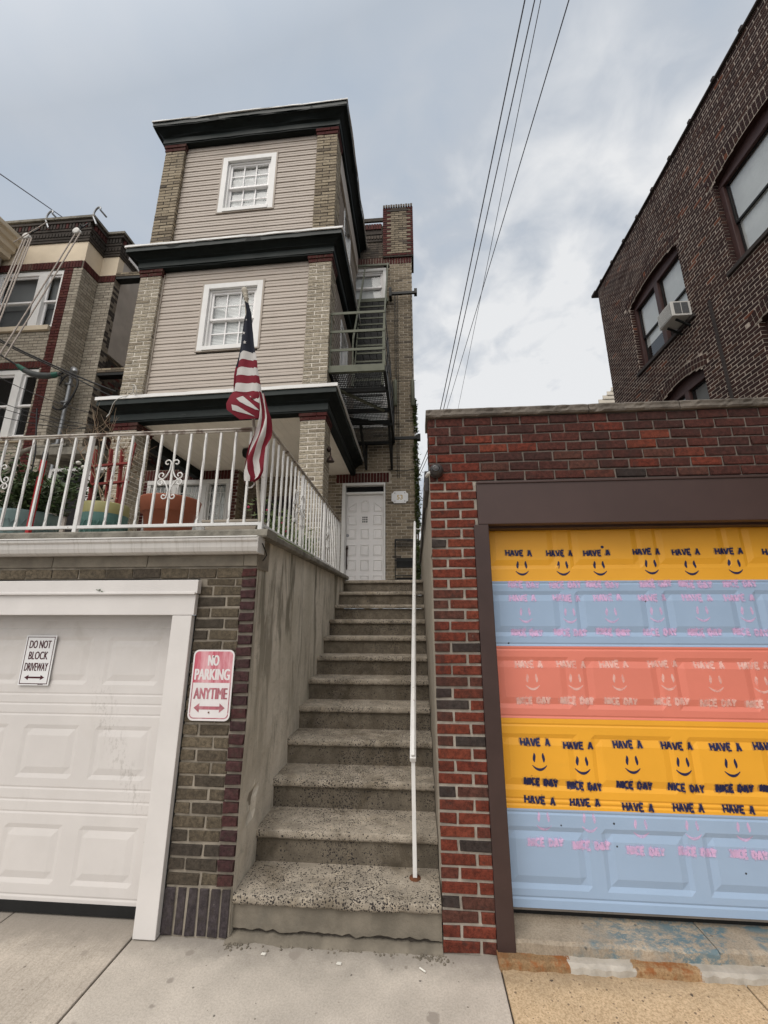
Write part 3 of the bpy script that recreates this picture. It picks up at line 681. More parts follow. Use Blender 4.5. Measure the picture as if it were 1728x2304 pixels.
# ================================================================ staircase
ST = thing('staircase', 'worn speckled concrete staircase rising between the stucco wall and the red brick garage', 'staircase', (-.5, 2.75, 0))
SX0, SX1, SY, SZ, RUN, RISE, NS = -1.092, .112, 2.75, .215, .31, .1895, 12
rg = random.Random(11)
def edge_slab(name, x0, x1, y0, y1, z0, z1, m, parent, rough=.003):
    """a slab with a rounded, chipped front nosing"""
    k = MB(); n = 64; prof_n = 7; vs = []; fs = []
    for i in range(n + 1):
        x = x0 + (x1 - x0) * i / n
        c1_ = mnoise.noise(Vector((x * 9, y0 * 3.1, 1))) * rough * 1.6 + mnoise.noise(Vector((x * 31, y0 * 3.1, 4))) * rough
        c2_ = mnoise.noise(Vector((x * 24, y0, 7))) * rough * 1.4
        r_ = .009 + c1_ * .5
        P = [(y0 + .03, z0 + c2_), (y0 + .006 - c1_, z0 + c2_), (y0 - c1_, z0 + .012 + c2_ * .5), (y0 - c1_ * .8, z1 - r_), (y0 + r_ * .35 - c1_ * .6, z1 - r_ * .3), (y0 + r_ * 1.3, z1), (y1, z1 - .001)]
        vs += [(x, a, b) for a, b in P]
    for i in range(n):
        for q in range(prof_n - 1): fs.append((i * prof_n + q, i * prof_n + prof_n + q, i * prof_n + prof_n + 1 + q, i * prof_n + 1 + q))
    k.add(vs, fs, 0, 0, True)
    k.add([(x0, y0 + .03, z0), (x0, y0, z0 + .01), (x0, y0, z1 - .01), (x0, y0 + .02, z1), (x0, y1, z1), (x0, y1, z0)], [(0, 1, 2, 3, 4, 5)])
    return k.build(name, m, parent)
for i in range(NS):
    y = SY + i * RUN; z = SZ + i * RISE
    last = i == NS - 1
    edge_slab('tread', SX0 - (.03 if i else .0), SX1, y, y + RUN + .05 if not last else 8.28, z - .050, z, 'step_concrete', ST, .005 if i == 0 else .0028)
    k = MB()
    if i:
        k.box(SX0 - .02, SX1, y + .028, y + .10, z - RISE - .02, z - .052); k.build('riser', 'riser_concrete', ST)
    else:
        # parged first riser with a ragged crack along its foot
        n = 60; vs = []; fs = []
        for q in range(n + 1):
            x = SX0 + (SX1 - SX0) * q / n
            zc = .035 + .020 * mnoise.noise(Vector((x * 7, 2, 0))) + .014 * mnoise.noise(Vector((x * 23, 5, 0)))
            vs += [(x, y + .030, z - .048), (x, y + .026, zc + .004), (x, y + .030, zc)]
        for q in range(n):
            for w_ in range(2): fs.append((q * 3 + w_, q * 3 + 3 + w_, q * 3 + 4 + w_, q * 3 + 1 + w_))
        k.add(vs, fs); k.build('riser', 'parging', ST)
        k = MB(); k.box(SX0, SX1, y + .046, y + .12, -.02, z - .05); k.build('riser_backing', 'mortar_dark', ST)
        k = MB(); n = 70; vs = []; fs = []     # crumbled footing
        for q in range(n + 1):
            x = SX0 - .02 + (SX1 - SX0 + .02) * q / n
            zz = .018 + .016 * mnoise.noise(Vector((x * 12, 9, 0))) + .008 * mnoise.noise(Vector((x * 41, 3, 0)))
            yy = y - .012 + .03 * mnoise.noise(Vector((x * 6, 1, 5))) + .012 * mnoise.noise(Vector((x * 27, 1, 5)))
            vs += [(x, yy - .02, -.006), (x, yy, zz * .7), (x, y + .05, zz)]
        for q in range(n):
            for w_ in range(2): fs.append((q * 3 + w_, q * 3 + 3 + w_, q * 3 + 4 + w_, q * 3 + 1 + w_))
        k.add(vs, fs, 0, 0, True); k.build('footing', 'parging', ST)

k = MB(); rg = random.Random(44)
for _ in range(150):
    x = rg.choice((rg.uniform(-1.09, .10), rg.gauss(.04, .05), rg.gauss(-1.05, .04))); y = 2.725 - abs(rg.gauss(0, .022)); r_ = rg.uniform(.002, .008)
    k.lathe((x, y, 0), [(r_ * .7, -.001), (r_ * rg.uniform(.8, 1.2), r_ * .5), (r_ * .5, r_ * rg.uniform(.8, 1.4)), (.0005, r_ * 1.2)], 5)
o = k.build('rubble', 'parging', None, (-.5, 2.72, 0)); o['kind'] = 'stuff'; tag(o, 'crumbs of broken concrete strewn along the foot of the bottom step', 'rubble')

# handrail over the stairs
HR = thing('handrail', 'single white painted metal handrail rising up the concrete stairs', 'handrail', (-.036, 2.98, .21))
k = MB(); k.box(-.049, -.023, 2.967, 2.993, .205, .93); k.build('post', 'rail_white', HR, bevel=.003)
k = MB(); k.lathe((-.036, 2.98, .2145), [(.036, 0), (.034, .006), (.02, .009), (.001, .010)], 14); k.build('rust_foot', 'rust', HR)
k = MB(); k.bar((-.037, 2.945, .875), (.007, 7.0, 3.36), .040, .036); k.bar((-.037, 2.935, .905), (.007, 7.0, 3.392), .024, .018); k.build('rail', 'rail_white', HR, bevel=.005)
k = MB(); k.tube([(.005, 6.9, 3.29), (.02, 6.92, 3.24), (.06, 6.93, 3.235), (.12, 6.93, 3.235)], .008, 8); k.box(.108, .118, 6.90, 6.96, 3.20, 3.27); k.build('wall_bracket', 'rail_white', HR)

# ================================================================ right garage: red brick
RG = thing('brick_garage', 'red brick garage with painted smiley door in yellow, blue and coral', 'garage', (1.4, 2.75, 0))
F = front(2.75)
def redrf(u, v, rg):
    r = rg.random(); return rg.uniform(0, .64) if r < .89 else rg.uniform(.81, 1)
k = MB(F)
brickwork(k, .118, .436, .0, 2.700, proj=.010, rf=redrf, jit=.0028, seed=4, off=0, mj=.0165, ch=.004, holes=((.404, .44, -.1, 2.385),))
brickwork(k, .118, 4.2, 2.700, 3.192, proj=.010, rf=lambda u, v, rg: (rg.uniform(.65, .80) if rg.random() < .48 + (v - 2.7) * 1.1 else (rg.uniform(0, .64) if rg.random() < .88 else rg.uniform(.81, 1))), jit=.0025, seed=9, off=.05, mj=.0125, ch=.004, m_mortar=2)
k.box(.121, 4.2, -.22, -.002, 2.69, 3.19, 0, 1)
k.build('front_wall', ['red_brick', 'mortar_light', 'mortar_sooty'], RG)
k = MB(); k.box(.118, .30, 2.752, 2.98, 2.2, 3.185); k.box(.24, .404, 2.7515, 2.96, 0, 2.70)
k.build('wall_return', 'beige_stucco', RG)
k = MB(faceL(.118)); brickwork(k, 2.755, 2.98, 2.84, 3.19, rf=redrf, seed=2, proj=.003, mj=.012, base=.001); k.build('parapet_side', ['red_brick', 'mortar_light'], RG)
# rough cut stone coping in lengths
rg = random.Random(8)
x = .100
for L in (1.16, .62, .95, .9, .7):
    n = int(L / .025); k = MB(); vs = []; fs = []
    for i in range(n + 1):
        xx = x + (L - .006) * i / n
        ed = .004 * (i in (0, n))
        r1 = .013 * mnoise.noise(Vector((xx * 14, 1, 0))) + .006 * mnoise.noise(Vector((xx * 40, 2, 0)))
        r2 = .013 * mnoise.noise(Vector((xx * 17, 5, 0))) + .006 * mnoise.noise(Vector((xx * 44, 6, 0)))
        P = [(2.99, 3.193), (2.722, 3.193), (2.714 + r1, 3.205), (2.720 + r2, 3.228), (2.716 + r1 * .6, 3.246), (2.728, 3.258 + r2 * .2), (2.99, 3.258)]
        vs += [(xx, a + ed, b) for a, b in P]
    for i in range(n):
        for q in range(6): fs.append((i * 7 + q, i * 7 + 7 + q, i * 7 + 8 + q, i * 7 + 1 + q))
    fs += [tuple(range(7)), tuple(n * 7 + q for q in range(7))[::-1]]
    k.add(vs, fs); k.build('coping_stone', 'stone_cap', RG); x += L
k = MB(); k.box(.1165, .26, 2.984, 8.15, .0, 2.85); k.build('side_wall', 'beige_stucco', RG)
k = MB(); k.box(.27, 5.18, 2.99, 8.15, 2.70, 2.82); k.build('roof', 'concrete_cap', RG)
k = MB(); k.box(.26, 5.1, 3.3, 3.5, 0, 2.69); k.build('inner_wall', 'interior_dark', RG)
k = MB(); k.box(2.72, 4.2, 2.752, 3.2, 0, 2.69); k.build('far_pier', 'red_brick', RG)
# steel lintel panel and jamb
k = MB(F)
for q in ((.4365, 2.72),): k.box(q[0], q[1], -.06, .022, 2.386, 2.690)
k.box(.440, 2.72, .0215, .030, 2.674, 2.691)
k.build('lintel_panel', 'brown_metal', RG, bevel=.004)
k = MB(F); k.box(.405, .503, -.10, .020, .012, 2.385); k.build('door_jamb', 'jamb_brown', RG, bevel=.004)
k = MB(F); k.box(.503, 2.72, -.15, -.062, 2.372, 2.41); k.build('soffit_strip', 'jamb_brown', RG)
# sectional door with raised panels
PX = [.508 + .5685 * i for i in range(5)]
ROWS = [(2.098, 2.43), (1.650, 1.948), (1.205, 1.520), (.742, 1.058), (.232, .549)]
BEADS = [1.998, 1.600, 1.568, 1.160, 1.110, .694, .667, .622, .190]
def door_relief(px, pw, rows, beads):
    def h(u, v):
        r = 0.
        for (z0, z1) in rows:
            if z0 < v < z1:
                for x in px:
                    if x < u < x + pw:
                        t = min(u - x, x + pw - u, v - z0, z1 - v)
                        r = -.013 * t / .026 if t < .026 else (-.013 + .014 * (t - .026) / .040 if t < .066 else .001)
        for b in beads:
            if abs(v - b) < .010: r = min(r, -.006 * (1 - abs(v - b) / .010)) if abs(v - b) < .010 else r
        return r
    return h
def door_surface(k, u0, u1, v0, v1, px, pw, rows, beads, rel, colour):
    us = {u0, u1}; vs = {v0, v1}
    for x in px:
        for t in (0, .026, .066): us |= {x + t, x + pw - t}
    for (a, b) in rows:
        for t in (0, .026, .066): vs |= {a + t, b - t}
    for b in beads: vs |= {b - .010, b, b + .010}
    vs |= set(c[0] for c in colour) | set(c[1] for c in colour)
    us = sorted(u for u in us if u0 <= u <= u1); vs = sorted(v for v in vs if v0 <= v <= v1)
    nu = len(us); P = [(u, rel(u, v), v) for v in vs for u in us]
    for j in range(len(vs) - 1):
        cv = (vs[j] + vs[j + 1]) / 2; m = 0
        for (a, b, mi) in colour:
            if a <= cv < b: m = mi
        k.add([P[j * nu + i] for i in range(nu)] + [P[(j + 1) * nu + i] for i in range(nu)], [(i, i + 1, nu + i + 1, nu + i) for i in range(nu - 1)], 0, m)
FD = front(2.90)
_rr = door_relief(PX, .489, ROWS, BEADS)
relR = lambda u, v: .62 * _rr(u, v)
k = MB(FD)
door_surface(k, .490, 2.72, .140, 2.44, PX, .489, ROWS, BEADS, relR, [(2.016, 2.44, 0), (1.587, 2.016, 1), (1.147, 1.587, 2), (.642, 1.147, 0), (.14, .642, 1)])
door = k.build('garage_door', ['door_yellow', 'door_blue', 'door_coral'], RG, recalc=False)
k = MB(FD); k.box(.503, 2.72, -.045, -.030, .112, .140); k.build('bottom_seal', 'grey_wood', door)
k = MB(FD); k.box(.503, 2.72, -.08, -.047, .085, .15); k.build('shadow_gap', 'rubber_gap_black', door)  # black strip standing in for the shade in the gap under the door
k = MB(FD)
k.add([(1.302 + .011 * math.cos(t), .0012 + relR(1.302, 2.247), 2.247 + .010 * math.sin(t)) for t in [q * .524 for q in range(12)]], [tuple(range(12))]); k.build('lock_hole', 'spray_navy', door)
STEN = [('H','b',0.722,2.21),('H','b',1.003,2.207),('H','b',1.252,2.206),('H','b',1.585,2.212),('H','b',1.842,2.206),('H','b',2.119,2.209),('H','b',2.421,2.199),('S','b',0.744,2.106),('S','b',1.022,2.104),('S','b',1.268,2.102),('S','b',1.608,2.108),('S','b',1.865,2.1),('S','b',2.147,2.105),('N','p',0.74,1.991),('N','p',1.018,1.989),('N','p',1.267,1.989),('N','p',1.612,1.993),('N','p',1.864,1.988),('N','p',2.145,1.99),('H','p',0.726,1.901),('H','p',1.019,1.9),('H','p',1.286,1.902),('H','p',1.576,1.901),('H','p',1.861,1.9),('H','p',2.126,1.899),('S','p',0.742,1.788),('S','p',1.034,1.786),('S','p',1.304,1.788),('S','p',1.594,1.792),('S','p',1.882,1.797),('S','p',2.161,1.794),('N','p',0.738,1.674),('N','p',1.022,1.675),('N','p',1.297,1.679),('N','p',1.592,1.68),('N','p',1.873,1.68),('N','p',2.153,1.681),('H','w',0.73,1.473),('H','w',1.001,1.475),('H','w',1.27,1.478),('H','w',1.575,1.482),('H','w',1.858,1.478),('H','w',2.123,1.477),('S','w',0.75,1.366),('S','w',1.023,1.369),('S','w',1.294,1.37),('S','w',1.598,1.375),('S','w',1.881,1.369),('S','w',2.157,1.365),('N','w',0.743,1.253),('N','w',1.015,1.255),('N','w',1.285,1.256),('N','w',1.594,1.26),('N','w',1.871,1.255),('N','w',2.142,1.253),('H','b',0.729,1.01),('H','b',0.99,0.996),('H','b',1.29,1.009),('H','b',1.582,1.007),('H','b',1.864,1.007),('H','b',2.114,1.015),('S','b',0.751,0.901),('S','b',1.01,0.887),('S','b',1.308,0.899),('S','b',1.606,0.896),('S','b',1.883,0.896),('N','b',0.745,0.787),('N','b',1.005,0.772),('N','b',1.299,0.785),('N','b',1.598,0.78),('N','b',1.874,0.784),('N','b',2.122,0.786),('H','b',0.729,0.689),('H','b',0.995,0.685),('H','b',1.302,0.669),('H','b',1.591,0.675),('H','b',1.873,0.676),('S','p',0.748,0.579),('S','p',1.014,0.58),('S','p',1.309,0.56),('S','p',1.602,0.562),('S','p',1.886,0.563),('N','p',0.742,0.47),('N','p',1.007,0.463),('N','p',1.312,0.447),('N','p',1.601,0.452),('N','p',1.88,0.451)]
rg = random.Random(5)
for (kind, col, cx, cz) in STEN:
    k = MB(FD); mname = {'b': 'spray_navy', 'p': 'spray_pink', 'w': 'spray_white'}[col]
    sw = .0102 if col == 'b' else .0112
    if kind == 'H': stencil_word(k, 'HAVE A', cx + .010, cz, .180 * rg.uniform(.97, 1.03), .040, rg, relR, sw)
    elif kind == 'N': stencil_word(k, 'NICE DAY', cx + .010, cz, .205 * rg.uniform(.97, 1.03), .040, rg, relR, sw * rg.choice((1, 1.15, 1.3)))
    else:
        for s_ in (-1, 1):
            ex = cx + s_ * .0285 + rg.uniform(-.002, .002); ez = cz + .022
            pts = [Vector((ex + .002 * s_ * math.sin(q), ez + .026 * (q - 3) / 3)) for q in range(7)]
            ribbon(k, pts, [.0018, .006, .0078, .0082, .0076, .0058, .0018], relR)
        n = 12; pts = [Vector((cx + .044 * (2 * q / n - 1), cz - .045 + .024 * (2 * q / n - 1) ** 2)) for q in range(n + 1)]
        ribbon(k, pts, [.0018 + .0056 * math.sin(math.pi * q / n) for q in range(n + 1)], relR)
    k.build('painted_smiley' if kind == 'S' else 'painted_lettering', [mname, mname.replace('spray', 'mist')], door, recalc=False)

# camera on the corner, cable and conduit on the side wall
CM = thing('security_camera', 'round dark dome security camera on the corner of the red brick garage', 'camera', (.10, 2.70, 2.76))
k = MB(lambda a, b, c: (.163 + a * 1.1, 2.740 - c, 2.775 + b * 1.1)); k.lathe((0, 0, 0), [(.044, 0), (.046, .018), (.044, .026), (.043, .040), (.036, .058), (.022, .068), (.001, .071)], 22); k.build('housing', 'camera_case', CM)
k = MB(lambda a, b, c: (.157 + a, 2.745 - c, 2.778 + b)); k.lathe((0, 0, 0), [(.028, .060), (.027, .0735), (.018, .075), (.001, .072)], 18, cap=False); k.build('lens', 'camera_lens', CM)
k = MB(); k.tube([(.125, 2.715, 2.765), (.105, 2.73, 2.76), (.095, 2.80, 2.765)], .012, 8); k.build('cable_joint', 'ac_white', CM)
CD = thing('conduit', 'grey conduit and cables running along the top of the beige garage side wall', 'conduit', (.11, 3, 2.8))
k = MB(); k.box(.085, .1155, 2.95, 3.45, 2.70, 2.86); k.build('junction_box', 'camera_case', CD, bevel=.004)
for dz, rr, m_ in ((-.03, .016, 'grey_wood'), (-.075, .012, 'cable_black'), (.01, .010, 'cable_black')):
    k = MB(); rg = random.Random(int(rr * 1000))
    k.tube([(.098 + rg.uniform(-.008, .004), 2.99 + .3 * i, 2.80 + dz + .015 * math.sin(i * 1.3)) for i in range(17)], rr, 7); k.build('cable', m_, CD)
# ================================================================ left garage under the terrace
LG = thing('terrace_garage', 'brown brick garage with white panelled door below the railed terrace', 'garage', (-2.3, 2.75, 0))
FL = front(2.75)
BROWN = cols((0, .5), (0, .72), (.3, .79)); PURP = cols((.80, .93)); DARKB = cols((.94, 1))
k = MB(FL)
brickwork(k, -1.500, -1.192, .245, 1.985, bl=.205, bh=.0735, mj=.016, proj=.008, rf=lambda u, v, rg: (rg.uniform(.6, .79) if v < .55 and rg.random() < .7 else rg.uniform(0, .75)), jit=.003, seed=31, ch=.004)
brickwork(k, -3.9, -1.192, 2.035, 2.110, bl=.205, bh=.075, proj=.010, rf=BROWN, jit=.003, seed=33, ch=.004, off=.06)
brickwork(k, -1.468, -1.192, 1.985, 2.035, bl=.205, bh=.05, proj=.010, rf=BROWN, jit=.003, seed=36, ch=.004, off=.02)
brickwork(k, -1.500, -1.108, .0, .245, bl=.068, bh=.235, mj=.018, proj=.008, rf=DARKB, jit=.004, seed=35, ch=.004, pattern='stack')
# red-purple quoin, each brick's edge broken back to the stair wall
brickwork(k, -1.190, -1.094, .245, 2.112, bl=.105, bh=.0735, mj=.021, proj=.020, rf=PURP, jit=.004, seed=37, ch=.005, pattern='stack')
brickwork(k, -9.5, -4.06, .0, 2.11, bl=.205, bh=.0735, mj=.016, proj=.008, rf=BROWN, seed=38, jit=.003)
k.box(-9.5, -1.090, -.2, -.001, 2.10, 2.31, 0, 1); k.box(-9.5, -4.06, -.2, -.002, 0, 2.1, 0, 1)
k.box(-1.500, -1.098, -.12, -.002, .0, 2.1, 0, 1)
k.build('front_wall', ['brown_brick', 'mortar_brown'], LG)
k = MB(FL)
for (a, b) in ((-9.5, -6.2), (-6.196, -3.904), (-3.9, -2.62), (-2.616, -1.90), (-1.896, -1.192)): k.box(a, b, .0, .012, 2.118, 2.205)
k.box(-1.188, -1.092, .0, .020, 2.118, 2.20); k.build('stone_band', 'parging', LG, bevel=.005)
# white timber header, casing
k = MB(FL); k.box(-4.08, -1.478, .012, .060, 1.930, 2.022); k.box(-4.07, -1.490, .012, .052, 1.788, 1.926); k.box(-4.07, -1.488, .0525, .072, 1.924, 1.940)
k.build('door_header', 'white_paint', LG, bevel=.003)
k = MB(FL); k.box(-1.640, -1.503, -.10, .050, .006, 1.786); k.build('door_casing', 'white_paint', LG, bevel=.004)
k = MB(FL); k.box(-4.05, -3.90, -.10, .050, .006, 1.786); k.build('door_casing', 'white_paint', LG, bevel=.004)
k = MB(FL); k.box(-1.502, -1.496, -.05, .011, .02, 1.786); k.build('casing_gap', 'rubber_gap_black', LG)
k = MB(FL); k.box(-3.9, -1.62, -.16, -.092, 1.745, 1.795); k.build('stop_moulding', 'white_paint', LG)
PXL = [-2.692 - .5145, -2.692, -2.1775]; PXL = [PXL[0] - .5145] + PXL
ROWL = [(1.319, 1.638), (.741, 1.063), (.158, .480)]
BL = [1.697, 1.258, 1.195, 1.129, .685, .615, .545, .098]
FDL = front(2.85)
relL = door_relief(PXL, .4, ROWL, BL); PWL = .402
_rl = door_relief(PXL, PWL, ROWL, BL)
relL = lambda u, v: .42 * _rl(u, v)
k = MB(FDL)
us = None
door_surface(k, -3.9, -1.62, .070, 1.80, PXL, PWL, ROWL, BL, relL, [(.07, 1.8, 0)])
ldoor = k.build('garage_door', ['garage_white'], LG, recalc=False)
k = MB(FDL); k.box(-3.9, -1.63, -.03, .004, .012, .068); k.build('bottom_seal', 'rubber_gap_black', ldoor)
# gutter
prof = [(2.755, 2.306), (2.640, 2.306), (2.632, 2.300), (2.634, 2.285), (2.648, 2.272), (2.652, 2.240), (2.664, 2.212), (2.690, 2.200), (2.755, 2.200)]
k = MB(); k.prism(prof, -9.5, -1.060, 0); k.box(-1.060, -1.056, 2.628, 2.755, 2.196, 2.310); k.build('gutter', 'aluminium_white', LG, bevel=.002)
k = MB(); k.box(-9.5, -1.066, 2.626, 2.648, 2.3055, 2.312); k.build('gutter_lip', 'white_trim', LG)
# terrace slab, its rough coping, stair side wall
def rough_bar(name, mat_n, parent, pts_axis, a0, a1, prof, amp=.006, step=.03):
    k = MB(); n = int((a1 - a0) / step); vs = []; fs = []; q = len(prof)
    for i in range(n + 1):
        t = a0 + (a1 - a0) * i / n
        for j, (p, z) in enumerate(prof):
            r1 = amp * mnoise.noise(Vector((t * 11, j * 3.7, 1))) + amp * .6 * mnoise.noise(Vector((t * 37, j * 2.1, 6)))
            pt = (t, p + r1, z + r1 * .5) if pts_axis == 0 else (p + r1, t, z + r1 * .5)
            vs.append(pt)
    for i in range(n):
        for j in range(q): fs.append((i * q + j, i * q + q + j, i * q + q + (j + 1) % q, i * q + (j + 1) % q))
    fs += [tuple(range(q)), tuple(n * q + j for j in range(q))[::-1]]
    k.add(vs, fs, 0, 0, False); return k.build(name, mat_n, parent)
rough_bar('coping', 'concrete_cap', LG, 0, -9.5, -1.02, [(2.90, 2.314), (2.700, 2.314), (2.690, 2.325), (2.690, 2.360), (2.700, 2.372), (2.90, 2.374)])
rough_bar('coping', 'concrete_cap', LG, 1, 2.72, 6.32, [(-1.30, 2.314), (-1.050, 2.314), (-1.036, 2.325), (-1.036, 2.360), (-1.046, 2.372), (-1.30, 2.374)])
k = MB(); k.box(-9.5, -1.20, 2.86, 8.28, 2.16, 2.345); k.build('terrace_floor', 'terrace_paving', LG)
# stair side wall in patched stucco, with a broken-away patch near the foot
k = MB(); ny, nz = 90, 60; vs = []; fs = []
for j in range(nz + 1):
    for i in range(ny + 1):
        y = 2.745 + 3.56 * i / ny; z = 2.315 * j / nz
        x = -1.092 + .006 * mnoise.noise(Vector((0, y * 2.2, z * 2.2))) + .003 * mnoise.noise(Vector((0, y * 11, z * 11)))
        dy, dz = (y - 2.96), (z - .60)
        if abs(dy) < .16 and abs(dz) < .2:
            w_ = dy * dy / .012 + dz * dz / .022 + .5 * mnoise.noise(Vector((3, y * 16, z * 16)))
            if w_ < .5: x -= .022
        vs.append((x, y, z))
for j in range(nz):
    for i in range(ny): fs.append((j * (ny + 1) + i, j * (ny + 1) + i + 1, (j + 1) * (ny + 1) + i + 1, (j + 1) * (ny + 1) + i))
k.add(vs, fs); k.build('stair_side_wall', 'retaining_stucco', LG)
k = MB(); k.box(-1.30, -1.112, 2.752, 6.3, 0, 2.31); k.build('wall_core', 'mortar_brown', LG)
k = MB(); k.tube([(-1.052, 2.70, 2.27), (-1.045, 2.78, 2.20), (-1.08, 2.80, 2.16)], .004, 5); k.build('loose_wire', 'cable_black', LG)

# ---- sign on the garage door
SG = thing('driveway_sign', 'white DO NOT BLOCK DRIVEWAY sign with maroon letters on the white garage door', 'sign', (-2.655, 2.84, 1.47))
FS = front(2.842)
k = MB(FS); k.box(-2.790, -2.560, .004, .0075, 1.312, 1.646); k.build('plate', 'sign_white', SG, bevel=.001)
k = MB(FS)
for (a, b, c, d) in ((-2.780, -2.570, 1.632, 1.637), (-2.780, -2.570, 1.321, 1.326), (-2.780, -2.775, 1.326, 1.632), (-2.575, -2.570, 1.326, 1.632)): k.box(a, b, .0076, .0082, c, d)
k.build('border', 'sign_maroon', SG)
for t_, z, w_, h_ in (('DO NOT', 1.585, .164, .053), ('BLOCK', 1.510, .146, .053), ('DRIVEWAY', 1.434, .176, .053)):
    text_mesh('lettering', t_, FS, -2.675, z, h_, w_, 'sign_maroon', SG, .0082, .0, .0016)
def arrow(name, T, cx, cz, w, h, m, par, d, hd=.03):
    k = MB(T); a, b = cx - w / 2, cx + w / 2; s = h * .17
    k.add([(a, d, cz), (a + hd, d, cz + h / 2), (a + hd, d, cz + s), (b - hd, d, cz + s), (b - hd, d, cz + h / 2), (b, d, cz), (b - hd, d, cz - h / 2), (b - hd, d, cz - s), (a + hd, d, cz - s), (a + hd, d, cz - h / 2)],
          [(0, 1, 9), (1, 2, 8, 9), (2, 3, 7, 8), (3, 4, 6, 7), (4, 5, 6)]); return k.build(name, m, par)
arrow('arrow', FS, -2.674, 1.364, .150, .034, 'sign_maroon', SG, .0082)
k = MB(FS); k.box(-2.640, -2.600, .0076, .0081, 1.3165, 1.3195); k.build('maker_line', 'sign_maroon', SG)

SP = thing('parking_sign', 'faded red and white NO PARKING ANYTIME sign on the brown brick pier', 'sign', (-1.33, 2.735, 1.35))
FP = front(2.735)
def rrect(u0, u1, v0, v1, r, d, n=6):
    P = []
    for cx, cz, a in ((u1 - r, v1 - r, 0), (u0 + r, v1 - r, 90), (u0 + r, v0 + r, 180), (u1 - r, v0 + r, 270)):
        for i in range(n + 1):
            t = R(a + 90 * i / n); P.append((cx + r * math.cos(t), d, cz + r * math.sin(t)))
    return P
U0, U1, V0, V1 = -1.470, -1.192, 1.136, 1.565
k = MB(FP); A = rrect(U0, U1, V0, V1, .035, .012); B_ = rrect(U0, U1, V0, V1, .035, .009); n = len(A)
k.add(A + B_, [tuple(range(n)), tuple(range(n, 2 * n))[::-1]] + [(i, (i + 1) % n, n + (i + 1) % n, n + i) for i in range(n)]); k.build('plate', 'sign_aged', SP)
k = MB(FP); P_ = rrect(U0 + .010, U1 - .010, V0 + .012, V1 - .010, .028, .0126)
top = [p for p in P_ if p[2] > 1.40]; top = [(U1 - .010, .0126, 1.362)] + top + [(U0 + .010, .0126, 1.362)]
k.poly(top); k.build('red_field', 'sign_red', SP)
k = MB(FP); inn = rrect(U0 + .016, U1 - .016, V0 + .018, V1 - .016, .024, .0126)
n = len(P_); fs = []
for i in range(n):
    j = (i + 1) % n
    if P_[i][2] < 1.37 and P_[j][2] < 1.37: fs.append((i, j, n + j, n + i))
for s_ in (0, 1):
    pass
k.add(P_ + inn, fs)
for (a, b) in ((U0 + .010, U0 + .016), (U1 - .016, U1 - .010)): k.add([(a, .0126, V0 + .045), (b, .0126, V0 + .045), (b, .0126, 1.362), (a, .0126, 1.362)], [(0, 1, 2, 3)])
k.build('border', 'sign_faded', SP)
text_mesh('lettering', 'NO', FP, -1.330, 1.499, .066, .078, 'sign_aged', SP, .0132, .0, .0038)
text_mesh('lettering', 'PARKING', FP, -1.331, 1.413, .068, .240, 'sign_aged', SP, .0132, .0, .0038)
text_mesh('lettering', 'ANYTIME', FP, -1.331, 1.298, .066, .226, 'sign_faded', SP, .0132, .0, .0032)
arrow('arrow', FP, -1.331, 1.212, .206, .056, 'sign_faded', SP, .0132, .036)
for z in (1.522, 1.186):
    k = MB(FP); k.box(-1.3345, -1.3265, .0126, .017, z - .004, z + .004); k.build('bolt', 'rust', SP)
LF = MB(); rg = random.Random(2); leaves(LF, [(-2.20 + rg.uniform(-.03, .03), 2.695, 1.945 + rg.uniform(0, .012)) for _ in range(9)], .028, rg)
tag(LF.build('leaf_sprig', 'leaf_dark', None, (-2.2, 2.69, 1.945)), 'small dark green sprig lying on the ledge of the white garage header', 'leaf')

# ================================================================ terrace railing
RL = thing('terrace_railing', 'rusty white wrought iron railing along the terrace edge with twisted balusters and scrolls', 'railing', (-1.16, 2.85, 2.37))
k = MB(); k.bar((-6.5, 2.85, 3.196), (-1.14, 2.85, 3.214), .040, .012); k.bar((-6.5, 2.85, 3.183), (-1.14, 2.85, 3.200), .018, .016); k.build('top_rail', 'rail_top', RL, bevel=.003)
k = MB(); k.bar((-1.13, 2.83, 3.214), (-1.13, 5.95, 3.170), .040, .012); k.bar((-1.13, 2.84, 3.200), (-1.13, 5.95, 3.156), .018, .016); k.build('top_rail', 'rail_top', RL, bevel=.003)
k = MB(); k.bar((-6.5, 2.85, 2.428), (-1.15, 2.85, 2.444), .024, .024); k.build('bottom_rail', 'rail_white', RL, bevel=.002)
k = MB(); k.bar((-1.13, 2.87, 2.434), (-1.13, 5.93, 2.412), .024, .024); k.build('bottom_rail', 'rail_white', RL, bevel=.002)
for (x, y, h0) in ((-1.135, 2.85, .034), (-2.592, 2.85, .032), (-4.05, 2.85, .032), (-6.48, 2.85, .032), (-1.13, 3.87, .030), (-1.13, 4.88, .030), (-1.13, 5.93, .030)):
    zt = 3.20 if y < 3 else 3.20 - .014 * (y - 2.85)
    k = MB(); k.box(x - h0 / 2, x + h0 / 2, y - h0 / 2, y + h0 / 2, 2.36, zt - .006); k.build('post', 'rail_white', RL, bevel=.003)
bx = [-1.266 - .1222 * i for i in range(43)]
for i, x in enumerate(bx):
    if min(abs(x + 2.592), abs(x + 4.05)) < .07: continue
    k = MB()
    if i % 2: k.twisted((x, 2.85, 2.447), (x, 2.85, 3.188), .0075, 5)
    else: k.bar((x, 2.85, 2.447), (x, 2.85, 3.188), .0155)
    k.build('baluster', 'rail_white', RL)
by = [2.985 + .124 * i for i in range(24)]
